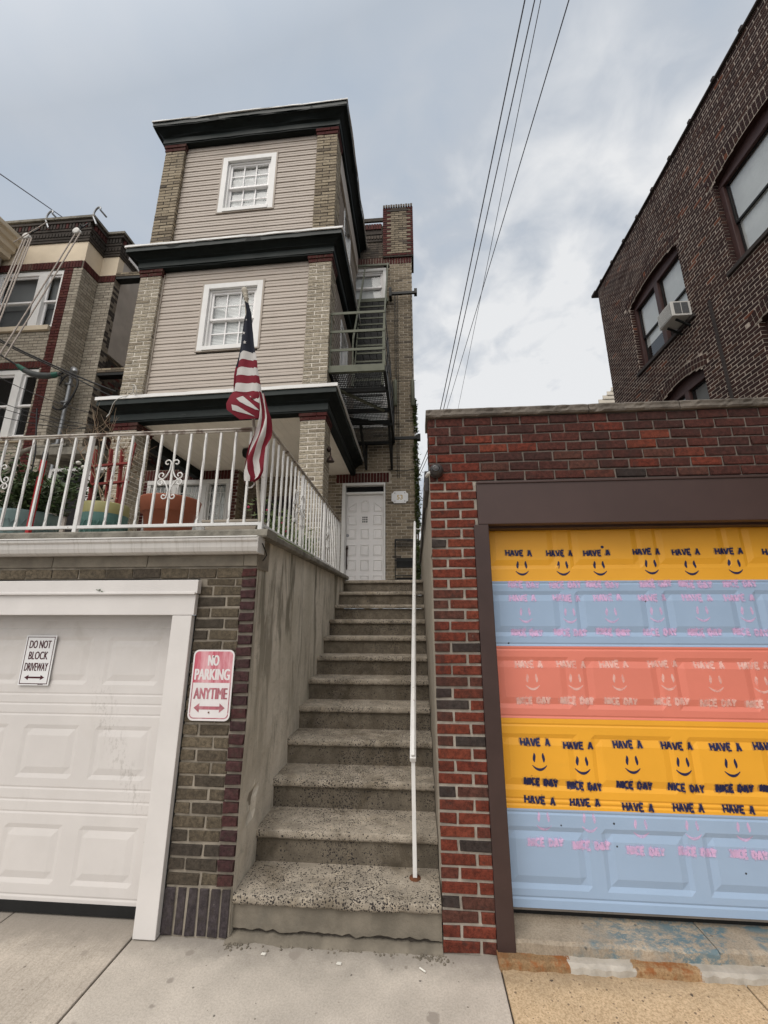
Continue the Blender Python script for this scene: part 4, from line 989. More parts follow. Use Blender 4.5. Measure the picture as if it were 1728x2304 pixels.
for i, y in enumerate(by):
    if min(abs(y - q) for q in (3.87, 4.88, 5.93)) < .05: continue
    k = MB(); z0, z1 = 2.445 - .0075 * (y - 2.85), 3.188 - .0141 * (y - 2.85)
    if i % 2 == 0: k.twisted((-1.13, y, z0), (-1.13, y, z1), .0075, 5)
    else: k.bar((-1.13, y, z0), (-1.13, y, z1), .0155)
    k.build('baluster', 'rail_white', RL)
def spiral(cx, cz, r0, a0, turns, s, n=16):
    P = []
    for i in range(n + 1):
        t = i / n; r_ = r0 * (1 - .72 * t); a = a0 + s * turns * 2 * math.pi * t
        P.append((cx + r_ * math.cos(a), cz + r_ * math.sin(a)))
    return P
def scroll(axis, c, fixed, zc, w=1.0):
    """four-armed wrought iron scroll clamped on a baluster"""
    k = MB()
    for s_ in (-1, 1):
        def P(l): return [((c + s_ * w * a, fixed, zc + b) if axis == 0 else (fixed, c + s_ * w * a, zc + b)) for a, b in l]
        up = spiral(.036, .122, .030, R(200), .95, -1)[::-1]
        body = [(.008, .095), (.012, .06), (.035, .01), (.060, -.012)]
        mid = spiral(.070, .020, .030, R(270), .95, 1)
        k.tube(P(up[:-1] + body[:1] + body[1:] + mid[2:]), .0052, 6)
        lo = spiral(.072, -.040, .028, R(90), .95, -1)[::-1]
        k.tube(P(lo[:-1] + [(.05, -.022), (.025, -.06), (.010, -.10), (.010, -.125)] + spiral(.036, -.150, .026, R(160), 1.0, 1)[2:]), .0052, 6)
    return k.build('scroll', 'rail_white', RL)
scroll(0, -1.878, 2.838, 2.82); scroll(0, -3.33, 2.838, 2.82)
scroll(1, 3.86, -1.118, 2.80, 1.0); scroll(1, 5.10, -1.118, 2.78, 1.0)
for y in (4.0,): scroll(1, 3.64, -1.118, 2.80, .8)

# ---- flag tied to the railing corner
FG = thing('flag', 'drooping red white and blue striped flag on a pole at the railing corner', 'flag', (-1.15, 2.76, 2.45))
def fp(cx, cy, y=2.70):
    s_, t = cx / 752, cy / 2212
    x = (1 - t) * ((1 - s_) * -1.62 + s_ * -.965) + t * ((1 - s_) * -1.415 + s_ * -.857)
    z = (1 - t) * ((1 - s_) * 4.537 + s_ * 4.489) + t * ((1 - s_) * 2.579 + s_ * 2.567)
    return (x, y, z)
k = MB(); a, b = Vector(fp(285, 190, 2.715)), Vector((-1.138, 2.838, 2.46))
k.tube([tuple(a.lerp(b, i / 8)) for i in range(9)], .0125, 10); k.build('pole', 'pole_wood', FG)
k = MB(); d = (Vector(fp(270, 95, 2.71)) - a); ax = d.normalized(); b1 = ax.cross(Vector((0, 1, 0))).normalized(); b2 = ax.cross(b1)
prof = [(-.075, .010), (-.04, .013), (-.03, .021), (-.02, .021), (-.012, .014), (0, .022), (.008, .022), (.014, .015), (.03, .022), (.05, .026), (.07, .022), (.082, .010), (.085, .001)]
vs = [tuple(a + ax * t + r_ * (math.cos(q * .5236) * b1 + math.sin(q * .5236) * b2)) for t, r_ in prof for q in range(12)]
k.add(vs, [(i * 12 + q, i * 12 + (q + 1) % 12, i * 12 + 12 + (q + 1) % 12, i * 12 + 12 + q) for i in range(len(prof) - 1) for q in range(12)], 0, 0, True); k.build('finial', 'pole_wood', FG)
k = MB()
def interp(tab, y):
    for (y0, *p), (y1, *q) in zip(tab, tab[1:]):
        if y0 <= y <= y1:
            t = (y - y0) / (y1 - y0); return [a_ + (b_ - a_) * t for a_, b_ in zip(p, q)]
    return list(tab[-1][1:]) if y > tab[-1][0] else list(tab[0][1:])
# front fall: stripes lie level; columns run left fold, middle crease, right edge
fall = [(270, 279, 292, 312), (330, 286, 300, 325), (380, 290, 312, 340), (500, 268, 318, 345), (620, 246, 328, 358), (740, 230, 340, 372), (815, 218, 350, 386), (900, 210, 355, 405), (980, 202, 364, 410), (1060, 196, 372, 425), (1140, 192, 384, 438), (1225, 180, 396, 450), (1262, 182, 405, 456), (1312, 180, 398, 440)]
strp = [(270, 815, 0), (815, 898, 2), (898, 978, 1), (978, 1058, 2), (1058, 1138, 1), (1138, 1222, 2), (1222, 1312, 1)]
def dep(s_, y): return 2.718 - .030 * math.sin(math.pi * min(1, max(0, s_))) - .012 * math.sin(s_ * 9 + y * .006) * min(1, max(.15, (y - 330) / 500)) - .02 * min(1, max(0, (y - 600) / 700))
for (ya, yb, mi) in strp:
    ns = 12; nr = max(3, int((yb - ya) / 24)); vs = []
    for j in range(nr + 1):
        y = ya + (yb - ya) * j / nr; l, c_, r_ = interp(fall, y)
        for i in range(ns + 1):
            s_ = i / ns; x = l + (c_ - l) * s_ / .7 if s_ < .7 else c_ + (r_ - c_) * (s_ - .7) / .3
            sag = (1 - (2 * s_ - 1) ** 2) * (6 if y > 500 else 0) - (10 if s_ < .12 and y > 800 else 0)
            if y > 1290: sag -= 40 * s_
            vs.append(fp(x, y + sag * .5, dep(s_, y) + (.010 if abs(s_ - .72) < .05 else 0)))
    k.add(vs, [(j * (ns + 1) + i, j * (ns + 1) + i + 1, (j + 1) * (ns + 1) + i + 1, (j + 1) * (ns + 1) + i) for j in range(nr) for i in range(ns)], 0, mi, True)
# back fold seen along the left
back = [(330, 287, 296), (500, 262, 285), (640, 236, 262), (740, 220, 245), (830, 205, 232), (900, 193, 225), (960, 180, 220), (1040, 172, 215), (1140, 170, 210), (1250, 168, 200)]
for (ya, yb, mi) in ((330, 960, 0), (960, 1250, 1)):
    nr = 14; vs = []
    for j in range(nr + 1):
        y = ya + (yb - ya) * j / nr; l, r_ = interp(back, y)
        for i in range(5): vs.append(fp(l + (r_ - l) * i / 4, y, 2.728 + .012 * math.sin(i + y * .01) - .02 * min(1, max(0, (y - 600) / 700))))
    k.add(vs, [(j * 5 + i, j * 5 + i + 1, j * 5 + 6 + i, j * 5 + 5 + i) for j in range(nr) for i in range(4)], 0, mi, True)
# gathered belly
def belly_d(x, y):
    u = (x - 110) / 345; w_ = (y - 1235) / 262
    return 2.672 + .05 * (abs(u - .45) * 1.5) ** 2 - .02 * math.sin(math.pi * min(1, max(0, w_)))
def belly(poly_, mi, dd=0.):
    k2 = bmesh.new(); fvs = [k2.verts.new((x, y, 0)) for x, y in poly_]; k2.faces.new(fvs)
    bmesh.ops.triangulate(k2, faces=k2.faces); bmesh.ops.subdivide_edges(k2, edges=k2.edges, cuts=4, use_grid_fill=True)
    k2.verts.index_update(); vs = [fp(v.co.x, v.co.y, belly_d(v.co.x, v.co.y) - dd) for v in k2.verts]
    k.add(vs, [tuple(v.index for v in f.verts) for f in k2.faces], 0, mi, True); k2.free()
belly([(178, 1225), (150, 1262), (112, 1342), (116, 1400), (180, 1448), (250, 1496), (345, 1488), (445, 1470), (450, 1425), (440, 1330), (436, 1262), (300, 1270)], 1)
belly([(222, 1305), (285, 1280), (318, 1322), (368, 1370), (438, 1404), (400, 1402), (320, 1372), (258, 1340)], 2, .003)
belly([(174, 1362), (236, 1380), (310, 1422), (396, 1464), (320, 1450), (240, 1432), (182, 1414)], 2, .003)
belly([(345, 1276), (434, 1278), (440, 1338), (395, 1318)], 2, .003)
# twisted tail, stripes running down it
tail = [(1240, 430, 434, 448, 462, 474, 482), (1300, 434, 440, 456, 474, 488, 498), (1400, 446, 450, 470, 490, 508, 522), (1480, 442, 447, 468, 496, 520, 548), (1560, 418, 424, 450, 486, 516, 554), (1640, 388, 396, 428, 462, 500, 548), (1740, 334, 346, 384, 424, 456, 494), (1860, 300, 310, 332, 380, 430, 487), (1960, 275, 288, 336, 388, 452, 478), (2020, 272, 292, 362, 402, 428, 440), (2052, 276, 300, 352, 366, 374, 380)]
for ci, mi in enumerate((1, 2, 1, 2, 1)):
    nr = 40; vs = []
    for j in range(nr + 1):
        y = 1240 + (2052 - 1240) * j / nr; t_ = interp(tail, y)
        for i in range(4):
            q = i / 3; x = t_[ci] + (t_[ci + 1] - t_[ci]) * q; s_ = (ci + q) / 5
            vs.append(fp(x, y, 2.690 - .028 * math.sin(math.pi * s_) + .016 * math.sin(s_ * 11 + y * .010)))
    k.add(vs, [(j * 4 + i, j * 4 + i + 1, j * 4 + 5 + i, j * 4 + 4 + i) for j in range(nr) for i in range(3)], 0, mi, True)
k.tube([fp(*p, 2.70) for p in ((300, 2075), (318, 2094), (350, 2092), (376, 2066), (386, 2030), (380, 2010))], [.003, .005, .006, .006, .005, .003], 6, 2)
for (cx, cy, r_) in ((307, 486, 13), (284, 632, 19), (254, 690, 10), (296, 734, 21)):
    P_ = []
    for i in range(10):
        a_ = R(90 + 36 * i + 8); q = r_ if i % 2 == 0 else r_ * .42
        P_.append(fp(cx + q * math.cos(a_) * (.9 if r_ > 15 else .6), cy - q * math.sin(a_), dep(.42, cy) - .006))
    cpt = fp(cx, cy, dep(.42, cy) - .007); k.add(P_ + [cpt], [(i, (i + 1) % 10, 10) for i in range(10)], 0, 2)
cl = k.build('cloth', ['flag_navy', 'flag_red', 'flag_white'], FG, recalc=False)

# ================================================================ pots and plants on the terrace
def pot(name, label, c, prof, m, rim=None, parts=(), soil_z=None):
    t = thing(name, label, 'flower pot', c)
    k = MB(); k.lathe(c, prof, 40); k.build('pot_body', m, t, recalc=False)
    for (nm, pr, mm) in parts:
        k = MB(); k.lathe(c, pr, 40, cap=False); k.build(nm, mm, t)
    if soil_z:
        k = MB(); k.lathe(c, [(soil_z[0], soil_z[1]), (.001, soil_z[1] + .01)], 24, cap=False); k.build('soil', 'soil', t)
    return t
TP = pot('flower_pot', 'large empty terracotta pot behind the front railing', (-2.09, 3.22, 2.346), [(.150, 0), (.160, .004), (.200, .27), (.214, .272), (.222, .275), (.238, .385), (.240, .392), (.236, .400), (.222, .400), (.215, .36)], 'terracotta', soil_z=(.216, .35))
GP = pot('flower_pot', 'teal glazed pot with an olive rim holding the red trellis', (-2.75, 3.30, 2.346), [(.150, 0), (.160, .006), (.182, .24), (.185, .292)], 'teal_glaze',
     parts=(('rim', [(.185, .292), (.186, .296), (.184, .383), (.180, .390), (.168, .390), (.165, .34)], 'olive_glaze'),), soil_z=(.166, .345))
BP = pot('flower_pot', 'wide blue grey pot of leafy shrub at the left end of the terrace', (-3.50, 3.30, 2.346), [(.205, 0), (.215, .01), (.245, .30), (.250, .32), (.238, .325), (.230, .29)], 'blue_grey_plastic', soil_z=(.232, .28))
for (P0, rr, z0, z1, m_, q) in ((GP, .172, .03, .22, 'teal_glaze', 3), (BP, .229, .04, .24, 'blue_grey_plastic', 3)):
    k = MB(); c = P0.location        # raised chevron leaf relief round the body
    for row in range(q):
        for i in range(22):
            a0 = 2 * math.pi * (i + .5 * (row % 2)) / 22; zz = c.z + z0 + (z1 - z0) * (row + .2) / q; da = .10
            rr2 = rr + (z1 - z0) * row / q * .10
            k.tube([(c.x + (rr2 + .004) * math.cos(a0 - da), c.y + (rr2 + .004) * math.sin(a0 - da), zz + .05), (c.x + rr2 * 1.01 * math.cos(a0), c.y + rr2 * 1.01 * math.sin(a0), zz), (c.x + (rr2 + .004) * math.cos(a0 + da), c.y + (rr2 + .004) * math.sin(a0 + da), zz + .05)], .0045, 5)
    k.build('leaf_relief', m_, P0)
TR = thing('trellis', 'dark red wooden trellis standing in the teal pot', 'trellis', (-2.78, 3.32, 2.70))
k = MB()
for x in (-3.005, -2.845, -2.735, ): k.bar((x + .06, 3.34, 2.68), (x, 3.36, 3.31), .028, .02)
k.bar((-2.66, 3.33, 2.68), (-2.615, 3.35, 3.36), .038, .025)
for z in (2.95, 3.13): k.bar((-3.0, 3.335, z), (-2.60, 3.325, z + .02), .028, .018)
k.build('lattice', 'red_wood', TR)
DT = MB(); rg = random.Random(21)
def twig(mb, p, d, L, r_, depth):
    pts = [Vector(p)]; d = Vector(d).normalized()
    for i in range(5):
        d = (d + Vector((rg.uniform(-.35, .35), rg.uniform(-.35, .35), rg.uniform(-.15, .3)))).normalized(); pts.append(pts[-1] + d * L / 5)
    mb.tube(pts, [r_ * (1 - .12 * i) for i in range(6)], 5)
    if depth:
        for q in (2, 3, 4): twig(mb, pts[q], d + Vector((rg.uniform(-1, 1), rg.uniform(-1, 1), rg.uniform(-.3, .8))), L * .55, r_ * .6, depth - 1)
for i in range(5): twig(DT, (-2.72 + rg.uniform(-.08, .08), 3.30, 2.70), (rg.uniform(-.5, .4), rg.uniform(-.3, .3), 1), .62 + .2 * rg.random(), .006, 2)
leaves(DT, [(-2.70 + rg.uniform(-.16, .16), 3.30 + rg.uniform(-.1, .1), 3.0 + rg.uniform(-.2, .5)) for _ in range(60)], .045, rg)
tag(DT.build('dead_plant', 'dry_twig', None, (-2.72, 3.3, 2.7)), 'dried up climbing plant tangled on the red trellis', 'plant')
SH = thing('shrub', 'dark green leafy shrub growing from the blue grey pot', 'shrub', (-3.45, 3.3, 2.63))
k = MB(); rg = random.Random(5); tips = []
for i in range(16):
    a = rg.uniform(0, 6.28); e_ = rg.uniform(.5, 1.3); L = rg.uniform(.3, .68); d = Vector((math.cos(a) * math.cos(e_), math.sin(a) * math.cos(e_), math.sin(e_)))
    p0 = Vector((-3.45 + rg.uniform(-.1, .1), 3.3 + rg.uniform(-.1, .1), 2.63)); p1 = p0 + d * L * .5 + Vector((0, 0, .05)); p2 = p0 + d * L; k.tube([tuple(p0), tuple(p1), tuple(p2)], [.006, .005, .003], 5); tips += [p0.lerp(p2, t_) for t_ in (.35, .5, .65, .8, .9, 1.0)]
k.build('stems', 'grey_wood', SH)
k = MB(); leaves(k, [tuple(Vector(t_) + Vector((rg.gauss(0, .055), rg.gauss(0, .055), rg.gauss(0, .05)))) for t_ in tips for _ in range(16)], .075, rg); k.build('foliage', 'leaf_dark', SH)
k = MB(); 
for p in ((-3.05, 3.25, 3.13), (-3.02, 3.28, 3.10)): k.lathe(p, [(.001, -.012), (.018, -.004), (.022, .01), (.012, .02), (.001, .022)], 10)
k.build('blossom', 'litter_white', SH)
RS = MB(); RS.box(-3.185, -3.155, 3.02, 3.05, 2.40, 3.08); o = RS.build('post', 'red_plastic', None, (-3.17, 3.04, 2.4))
o.name = 'garden_post'; tag(o, 'thin bright red post with a black cap among the shrub leaves', 'post')
k = MB(); k.lathe((-3.17, 3.035, 3.08), [(.018, 0), (.022, .02), (.020, .07), (.008, .09), (.001, .092)], 12); OFF[o.name] = (-3.17, 3.04, 2.4); k.build('cap', 'black_paint', o)
k = MB(); k.tube([(-3.33, 3.1, 2.9), (-3.36, 3.12, 3.2), (-3.42, 3.1, 3.62)], .006, 6); tag(k.build('garden_stake', 'cable_black', None, (-3.35, 3.1, 2.4)), 'thin black garden stake leaning over the shrub at the terrace edge', 'stake')
# window-box planters behind the corner
PB = thing('planter', 'beige rectangular planter on the terrace floor by the railing corner', 'planter', (-1.45, 3.05, 2.346))
k = MB(); k.prism([(-1.60, 2.36), (-1.24, 2.36), (-1.20, 2.50), (-1.64, 2.50)], 2.96, 3.14, 1); k.box(-1.65, -1.19, 2.95, 3.15, 2.485, 2.506); k.build('trough', 'planter_beige', PB, bevel=.004)
PL = thing('planter', 'long planter box with yellow green plants and pink flowers behind the side railing', 'planter', (-1.32, 4.0, 2.346))
k = MB(); k.box(-1.42, -1.22, 3.3, 5.2, 2.35, 2.50); k.build('trough', 'planter_beige', PL, bevel=.004)
rg = random.Random(14)
k = MB(); leaves(k, [(-1.32 + rg.gauss(0, .06), rg.uniform(3.3, 5.2), 2.52 + abs(rg.gauss(0, .13))) for _ in range(800)], .07, rg, aspect=.22); k.build('foliage', 'leaf_light', PL)
k = MB()
for _ in range(9):
    c = (-1.30 + rg.gauss(0, .05), rg.uniform(3.1, 3.9), 2.56 + rg.uniform(0, .12)); k.lathe(c, [(.001, -.008), (.012, 0), (.008, .01), (.001, .012)], 6)
k.build('blossom', 'flower_pink', PL)
k = MB(); k.box(-1.165, -1.075, 3.02, 4.25, 2.368, 2.398); tag(k.build('turf_mat', 'turf_green', None, (-1.12, 3.0, 2.37)), 'strip of bright green turf mat under the side railing', 'mat')
# ================================================================ the brick house with three porch storeys
HS = thing('brick_house', 'narrow tan brick house with three stacked porches and dark green cornices', 'house', (-2.9, 5.4, 2.35))
FB = front(8.30)
# main front wall: tan brick with red soldier bands, quoins on the roof stack
WIN3 = (-1.50, -.585, 9.20, 10.20); WIN2 = (-1.50, -.56, 5.85, 7.25); DOOR = (-1.545, -.603, 2.30, 4.565)
def wallrf(u, v, rg):
    if v > 10.52 and (u < -.56 or u > .02) and u > -.68: return rg.uniform(.80, .93)
    if 10.50 < v < 10.60 and u > -.68: return rg.uniform(.80, .93)
    if v > 11.95: return rg.uniform(.74, .79)
    return rg.choice((rg.uniform(0, .72), rg.uniform(0, .72), rg.uniform(.4, .79)))
k = MB(FB)
brickwork(k, -2.4, .05, 2.30, 10.315, proj=.006, rf=wallrf, jit=.002, seed=51, mj=.014, holes=(WIN3, WIN2, DOOR, (-1.68, -.49, 4.565, 4.79), (-1.68, -.50, 10.20, 10.32)))
k.build('front_wall', ['pier_tan_brick', 'mortar_tan'], HS)
k = MB(FB)
brickwork(k, -1.68, -.49, 4.565, 4.79, bl=.068, bh=.225, proj=.008, rf=REDQ, jit=.002, seed=52, pattern='stack')
k.build('soldier_course', ['pier_tan_brick', 'mortar_tan'], HS); k = MB(FB)
brickwork(k, -2.4, .05, 10.315, 10.53, bl=.068, bh=.215, proj=.010, rf=REDQ, jit=.002, seed=53, pattern='stack')
k.build('soldier_course', ['pier_tan_brick', 'mortar_tan'], HS)
k = MB(FB)
brickwork(k, -2.4, -.66, 10.53, 11.55, proj=.006, rf=cols((0, .79)), jit=.002, seed=54, holes=((-2.4, -.70, 11.06, 11.27),))
k.box(-2.4, -.66, .0, .05, 11.66, 11.76, 0, 1)
for i in range(24): k.box(-2.36 + i * .074, -2.36 + i * .074 + .045, .0, .045, 11.10, 11.20, .5)
brickwork(k, -2.4, -.68, 11.40, 11.58, bl=.068, bh=.18, proj=.03, rf=REDQ, seed=55, pattern='stack', base=.02)
k.box(-2.4, -.68, .0, .020, 11.27, 11.40, .75); k.box(-2.4, -.68, .0, .028, 11.03, 11.09, .75); k.box(-2.4, -.68, -.01, .0, 11.05, 11.3, 0, 1)
k.build('parapet', ['sooty_brick', 'mortar_dark'], HS)
k = MB(FB)
brickwork(k, -.66, .11, 10.53, 12.06, proj=.008, rf=wallrf, jit=.002, seed=56, base=.045, mj=.015)
k.box(-.66, .11, -.5, .044, 10.50, 12.06, 0, 1)
for i in range(12): k.box(-.655 + i * .0640, -.655 + i * .0640 + .05, -.2, .075, 12.055, 12.13 + .01 * (i % 2), .77)
k.box(-.55, .0, .056, .062, 11.93, 11.98, .96)
k.build('chimney', ['pier_tan_brick', 'mortar_dark'], HS)
k = MB(faceR(.05)); brickwork(k, 8.302, 9.6, 2.3, 10.5, proj=.004, rf=cols((0, .79)), seed=57); k.build('side_wall', ['pier_tan_brick', 'mortar_tan'], HS)
k = MB(); k.box(-5.2, .045, 8.75, 15, 2.2, 11.6); k.box(.0, .046, 8.32, 8.76, 2.2, 10.5); k.box(-5.2, -2.4, 8.32, 8.76, 4.9, 11.6); k.build('house_core', 'grey_stucco', HS)

# ---- porch pillars, three storeys, two across
Z1, Z2, Z3 = (2.36, 4.62), (5.12, 7.52), (8.02, 10.41)
PILL = [(-1.672, -1.300), (-4.665, -4.290)]
PY0, PY1 = 5.44, 5.80
def leanT(x, y, z): return lean((x, y, z))
for li, (za, zb) in enumerate((Z1, Z2, Z3)):
    for pi_, (xa, xb) in enumerate(PILL):
        if li == 2: xa, xb = xa + (.02 if pi_ == 0 else .06), xb + (.02 if pi_ == 0 else .06)
        mats_ = ['pale_brick', 'mortar_white'] if li < 2 else ['tan_brick', 'mortar_dark']
        rfp = cols((0, .72), (0, .79), (.3, .6))
        sd = 60 + li * 4 + pi_
        k = MB(front(PY0, lean)); brickwork(k, xa, xb, za, zb, bl=.25, proj=.006, rf=rfp, jit=.003, seed=sd, off=.125, mj=.016)
        k.T = faceR(xb, lean); brickwork(k, PY0 + .001, PY1, za, zb, bl=.24, proj=.006, rf=rfp, jit=.0025, seed=sd + 1, off=.05, mj=.016)
        k.T = lambda u, d, v, X=xa: lean((X - d, u, v)); brickwork(k, PY0 + .001, PY1, za, zb, bl=.24, proj=.006, rf=rfp, jit=.0025, seed=sd + 2, off=.05, mj=.016)
        k.T = lambda u, d, v: lean((u, PY1 + d, v)); brickwork(k, xa, xb, za, zb, bl=.25, proj=.004, rf=rfp, seed=sd + 3)
        pl = k.build('porch_pillar', mats_, HS)
        k = MB(leanT); top = [4.74, 7.66, 10.56][li]; n = 2; h = (top - zb) / n
        for q in range(n):
            e_ = .014 + .014 * q; z0 = zb + q * h
            brk = []
            for a_, b_ in ((xa - e_, (xa + xb) / 2 - .05 + .1 * q), ((xa + xb) / 2 - .042 + .1 * q, xb + e_)):
                k.box(a_, b_, PY0 - e_, PY1 + e_, z0 + .004, z0 + h - .006, .86)
            k.box(xa + .01, xb - .01, PY0 + .01, PY1 - .01, z0, z0 + h, 0, 1)
        k.build('cap', mats_ if li else ['tan_brick', 'mortar_tan'], pl)
# concrete footing of the upper pillars
for z, m_ in ((5.085, 'concrete_cap'),):
    for (xa, xb) in PILL:
        k = MB(leanT); k.box(xa - .05, xb + .03, PY0 - .04, PY1, z, z + .06); k.build('pillar_base', m_, HS, bevel=.01)

# ---- siding of the two enclosed storeys
def siding(k, u0, u1, v0, v1, hole=None, lap=.1225):
    n = int(math.ceil((v1 - v0) / lap))
    for i in range(n):
        a = v0 + i * lap; b = min(v1, a + lap)
        spans = [(u0, u1)]
        if hole and hole[2] < (a + b) / 2 < hole[3]: spans = minus(spans, hole[0], hole[1])
        for (p, q) in spans:
            m_ = 26; L = []
            for j in range(m_ + 1):
                u = p + (q - p) * j / m_; wob = .0012 * mnoise.noise(Vector((u * 2.3, i * 1.7, 1)))
                L.append(u)
            vs = []
            for u in L:
                w_ = .0015 * mnoise.noise(Vector((u * 1.9, i * 2.3, 1))); z_ = .003 * mnoise.noise(Vector((u * 1.1, i * 3.1, 7)))
                vs += [(u, -.004, a - .001 + z_), (u, .014 + w_, a + z_), (u, .0155 + w_, a + .008 + z_), (u, .009 + w_, a + .055 + z_), (u, .0135 + w_, a + .060 + z_), (u, .001 + w_, b + z_)]
            k.add(vs, [(j * 6 + r_, j * 6 + 6 + r_, j * 6 + 7 + r_, j * 6 + 1 + r_) for j in range(m_) for r_ in range(5)])
FW2 = (-3.515, -2.477, 6.010, 7.318); FW3 = (-3.460, -2.433, 8.886, 10.198)
for (z0, z1, hole, dx) in ((5.10, 7.66, FW2, 0), (8.0, 10.57, FW3, .03)):
    k = MB(front(5.52, lean)); siding(k, -4.29 + dx, -1.672 + dx, z0, z1, hole)
    k.build('front_siding', 'siding', HS)
    k = MB(front(5.52, lean)); k.box(-4.30 + dx, -4.262 + dx, -.02, .030, z0, z1); k.box(-1.70 + dx, -1.675 + dx, -.02, .026, z0, z1)
    k.box(hole[0] - .028, hole[0], -.02, .026, hole[2] - .02, hole[3] + .03); k.box(hole[1], hole[1] + .028, -.02, .026, hole[2] - .02, hole[3] + .03)
    k.box(hole[0], hole[1], -.02, .026, hole[3], hole[3] + .03); k.box(hole[0], hole[1], -.02, .026, hole[2] - .022, hole[2] - .001)
    k.build('siding_trim', 'siding_trim', HS)
    k = MB(faceR(-1.345, lean)); siding(k, 5.80, 8.30, z0, z1, (6.55, 7.35, z0 + .75, z1 - .35)); k.build('side_siding', 'siding', HS)
    hung_window(HS, faceR(-1.345, lean), 6.55, 7.35, z0 + .75, z1 - .35, grid=(1, 1))
    k = MB(leanT); k.box(-4.25 + dx, -1.40, 5.72, 8.29, z0 + .02, z0 + .06); k.box(-4.25 + dx, -1.40, 5.72, 8.29, z1 - .06, z1 - .02); k.build('inner_floor', 'grey_wood', HS)
    k = MB(lambda u, d, v: lean((-4.63 + dx - d, u, v))); siding(k, 5.80, 8.30, z0, z1); k.build('side_siding', 'siding', HS)
hung_window(HS, front(5.52, lean), *FW2, trim=.095, depth=.07, proud=.028)
hung_window(HS, front(5.52, lean), *FW3, trim=.095, depth=.07, proud=.028)
k = MB(faceR(-1.345, lean)); k.box(5.82, 8.25, .018, .06, 10.05, 10.56); k.build('side_frieze_board', 'siding_trim', HS)

# ---- cornices, mitred round three sides
def cornice(zt, zb, worn, seed, xl=-4.665, xr=-1.30, white_h=.04):
    H = zt - zb
    prof = [(.02, zb), (.035, zb + .004), (.040, zb + H * .40), (.055, zb + H * .44), (.072, zb + H * .47), (.075, zb + H * .50), (.10, zb + H * .56), (.13, zb + H * .62), (.16, zb + H * .655), (.185, zb + H * .665), (.187, zt - white_h), ]
    path = [(xl, 8.28, -1, 0), (xl, PY0, -1, -1), (xr, PY0, 1, -1), (xr, 8.28, 1, 0)]
    def sweep(pr, nm, mm, rough):
        k = MB(leanT); q = len(pr); vs = []; fs = []; rows = []
        for s_ in range(3):
            (xa, ya, sxa, sya), (xb, yb, sxb, syb) = path[s_], path[s_ + 1]
            n = 40
            for i in range(n + 1):
                t = i / n
                for j, (o_, z) in enumerate(pr):
                    A = (xa + sxa * o_, ya + sya * o_); B = (xb + sxb * o_, yb + syb * o_)
                    x = A[0] + (B[0] - A[0]) * t; y = A[1] + (B[1] - A[1]) * t
                    w_ = rough * mnoise.noise(Vector((x * 2.1, y * 2.1, seed + j * .31))) * (1 if 0 < i < n else 0)
                    w2 = rough * .8 * mnoise.noise(Vector((x * 7, y * 7, seed + 5))) * (1 if 0 < i < n and j > q - 4 else 0)
                    if s_ == 1: y += w_
                    else: x += w_
                    vs.append((x, y, z + w2 + w_ * .5))
            base = s_ * (n + 1) * q
            for i in range(n):
                for j in range(q - 1): fs.append((base + i * q + j, base + i * q + q + j, base + i * q + q + 1 + j, base + i * q + 1 + j))
        k.add(vs, fs); return k.build(nm, mm, HS)
    c = sweep(prof, 'cornice', 'green_black', worn)
    sweep([(.1885, zt - white_h - .085), (.196, zt - white_h - .083), (.196, zt - white_h - .012), (.1885, zt - white_h - .010)], 'cornice_board', 'green_fascia', worn * .6)
    sweep([(.0405, zb + H * .08), (.047, zb + H * .085), (.047, zb + H * .36), (.0405, zb + H * .37)], 'frieze_board', 'green_fascia', worn * .4)
    sweep([(.199, zt - white_h), (.217, zt - white_h), (.217, zt), (.199, zt), (.199, zt - white_h)], 'drip_edge', 'white_trim', worn * .9)
    k = MB(leanT); k.box(xl - .198, xr + .198, PY0 - .203, 8.29, zt - .03, zt - .006); k.box(xl - .02, xr + .02, PY0 - .02, PY0 + .06, zb - .002, zt - .03); k.box(xr - .06, xr + .02, PY0 + .06, 8.28, zb - .002, zt - .03); k.box(xl - .02, xl + .06, PY0 + .06, 8.28, zb - .002, zt - .03); k.build('roof_deck', 'green_black', HS)
cornice(5.10, 4.735, .012, 3, white_h=.052); cornice(8.00, 7.65, .018, 13, white_h=.035); cornice(10.93, 10.55, .022, 23, xl=-4.61, xr=-1.28, white_h=.022)
# ---- porch ceiling of boards, its beams
k = MB(leanT); x = -4.58
while x < -1.30:
    k.box(x, min(x + .118, -1.30), PY0 + .10, 8.29, 4.772, 4.79); k.box(min(x + .118, -1.301), min(x + .125, -1.30), PY0 + .10, 8.29, 4.776, 4.79); x += .125
k.build('porch_ceiling', 'porch_ceiling', HS)
k = MB(leanT); k.box(-4.60, -4.46, 5.82, 8.28, 4.60, 4.771); k.box(-4.44, -1.70, 5.50, 5.54, 4.735, 4.771); k.build('porch_beam', 'green_black', HS)
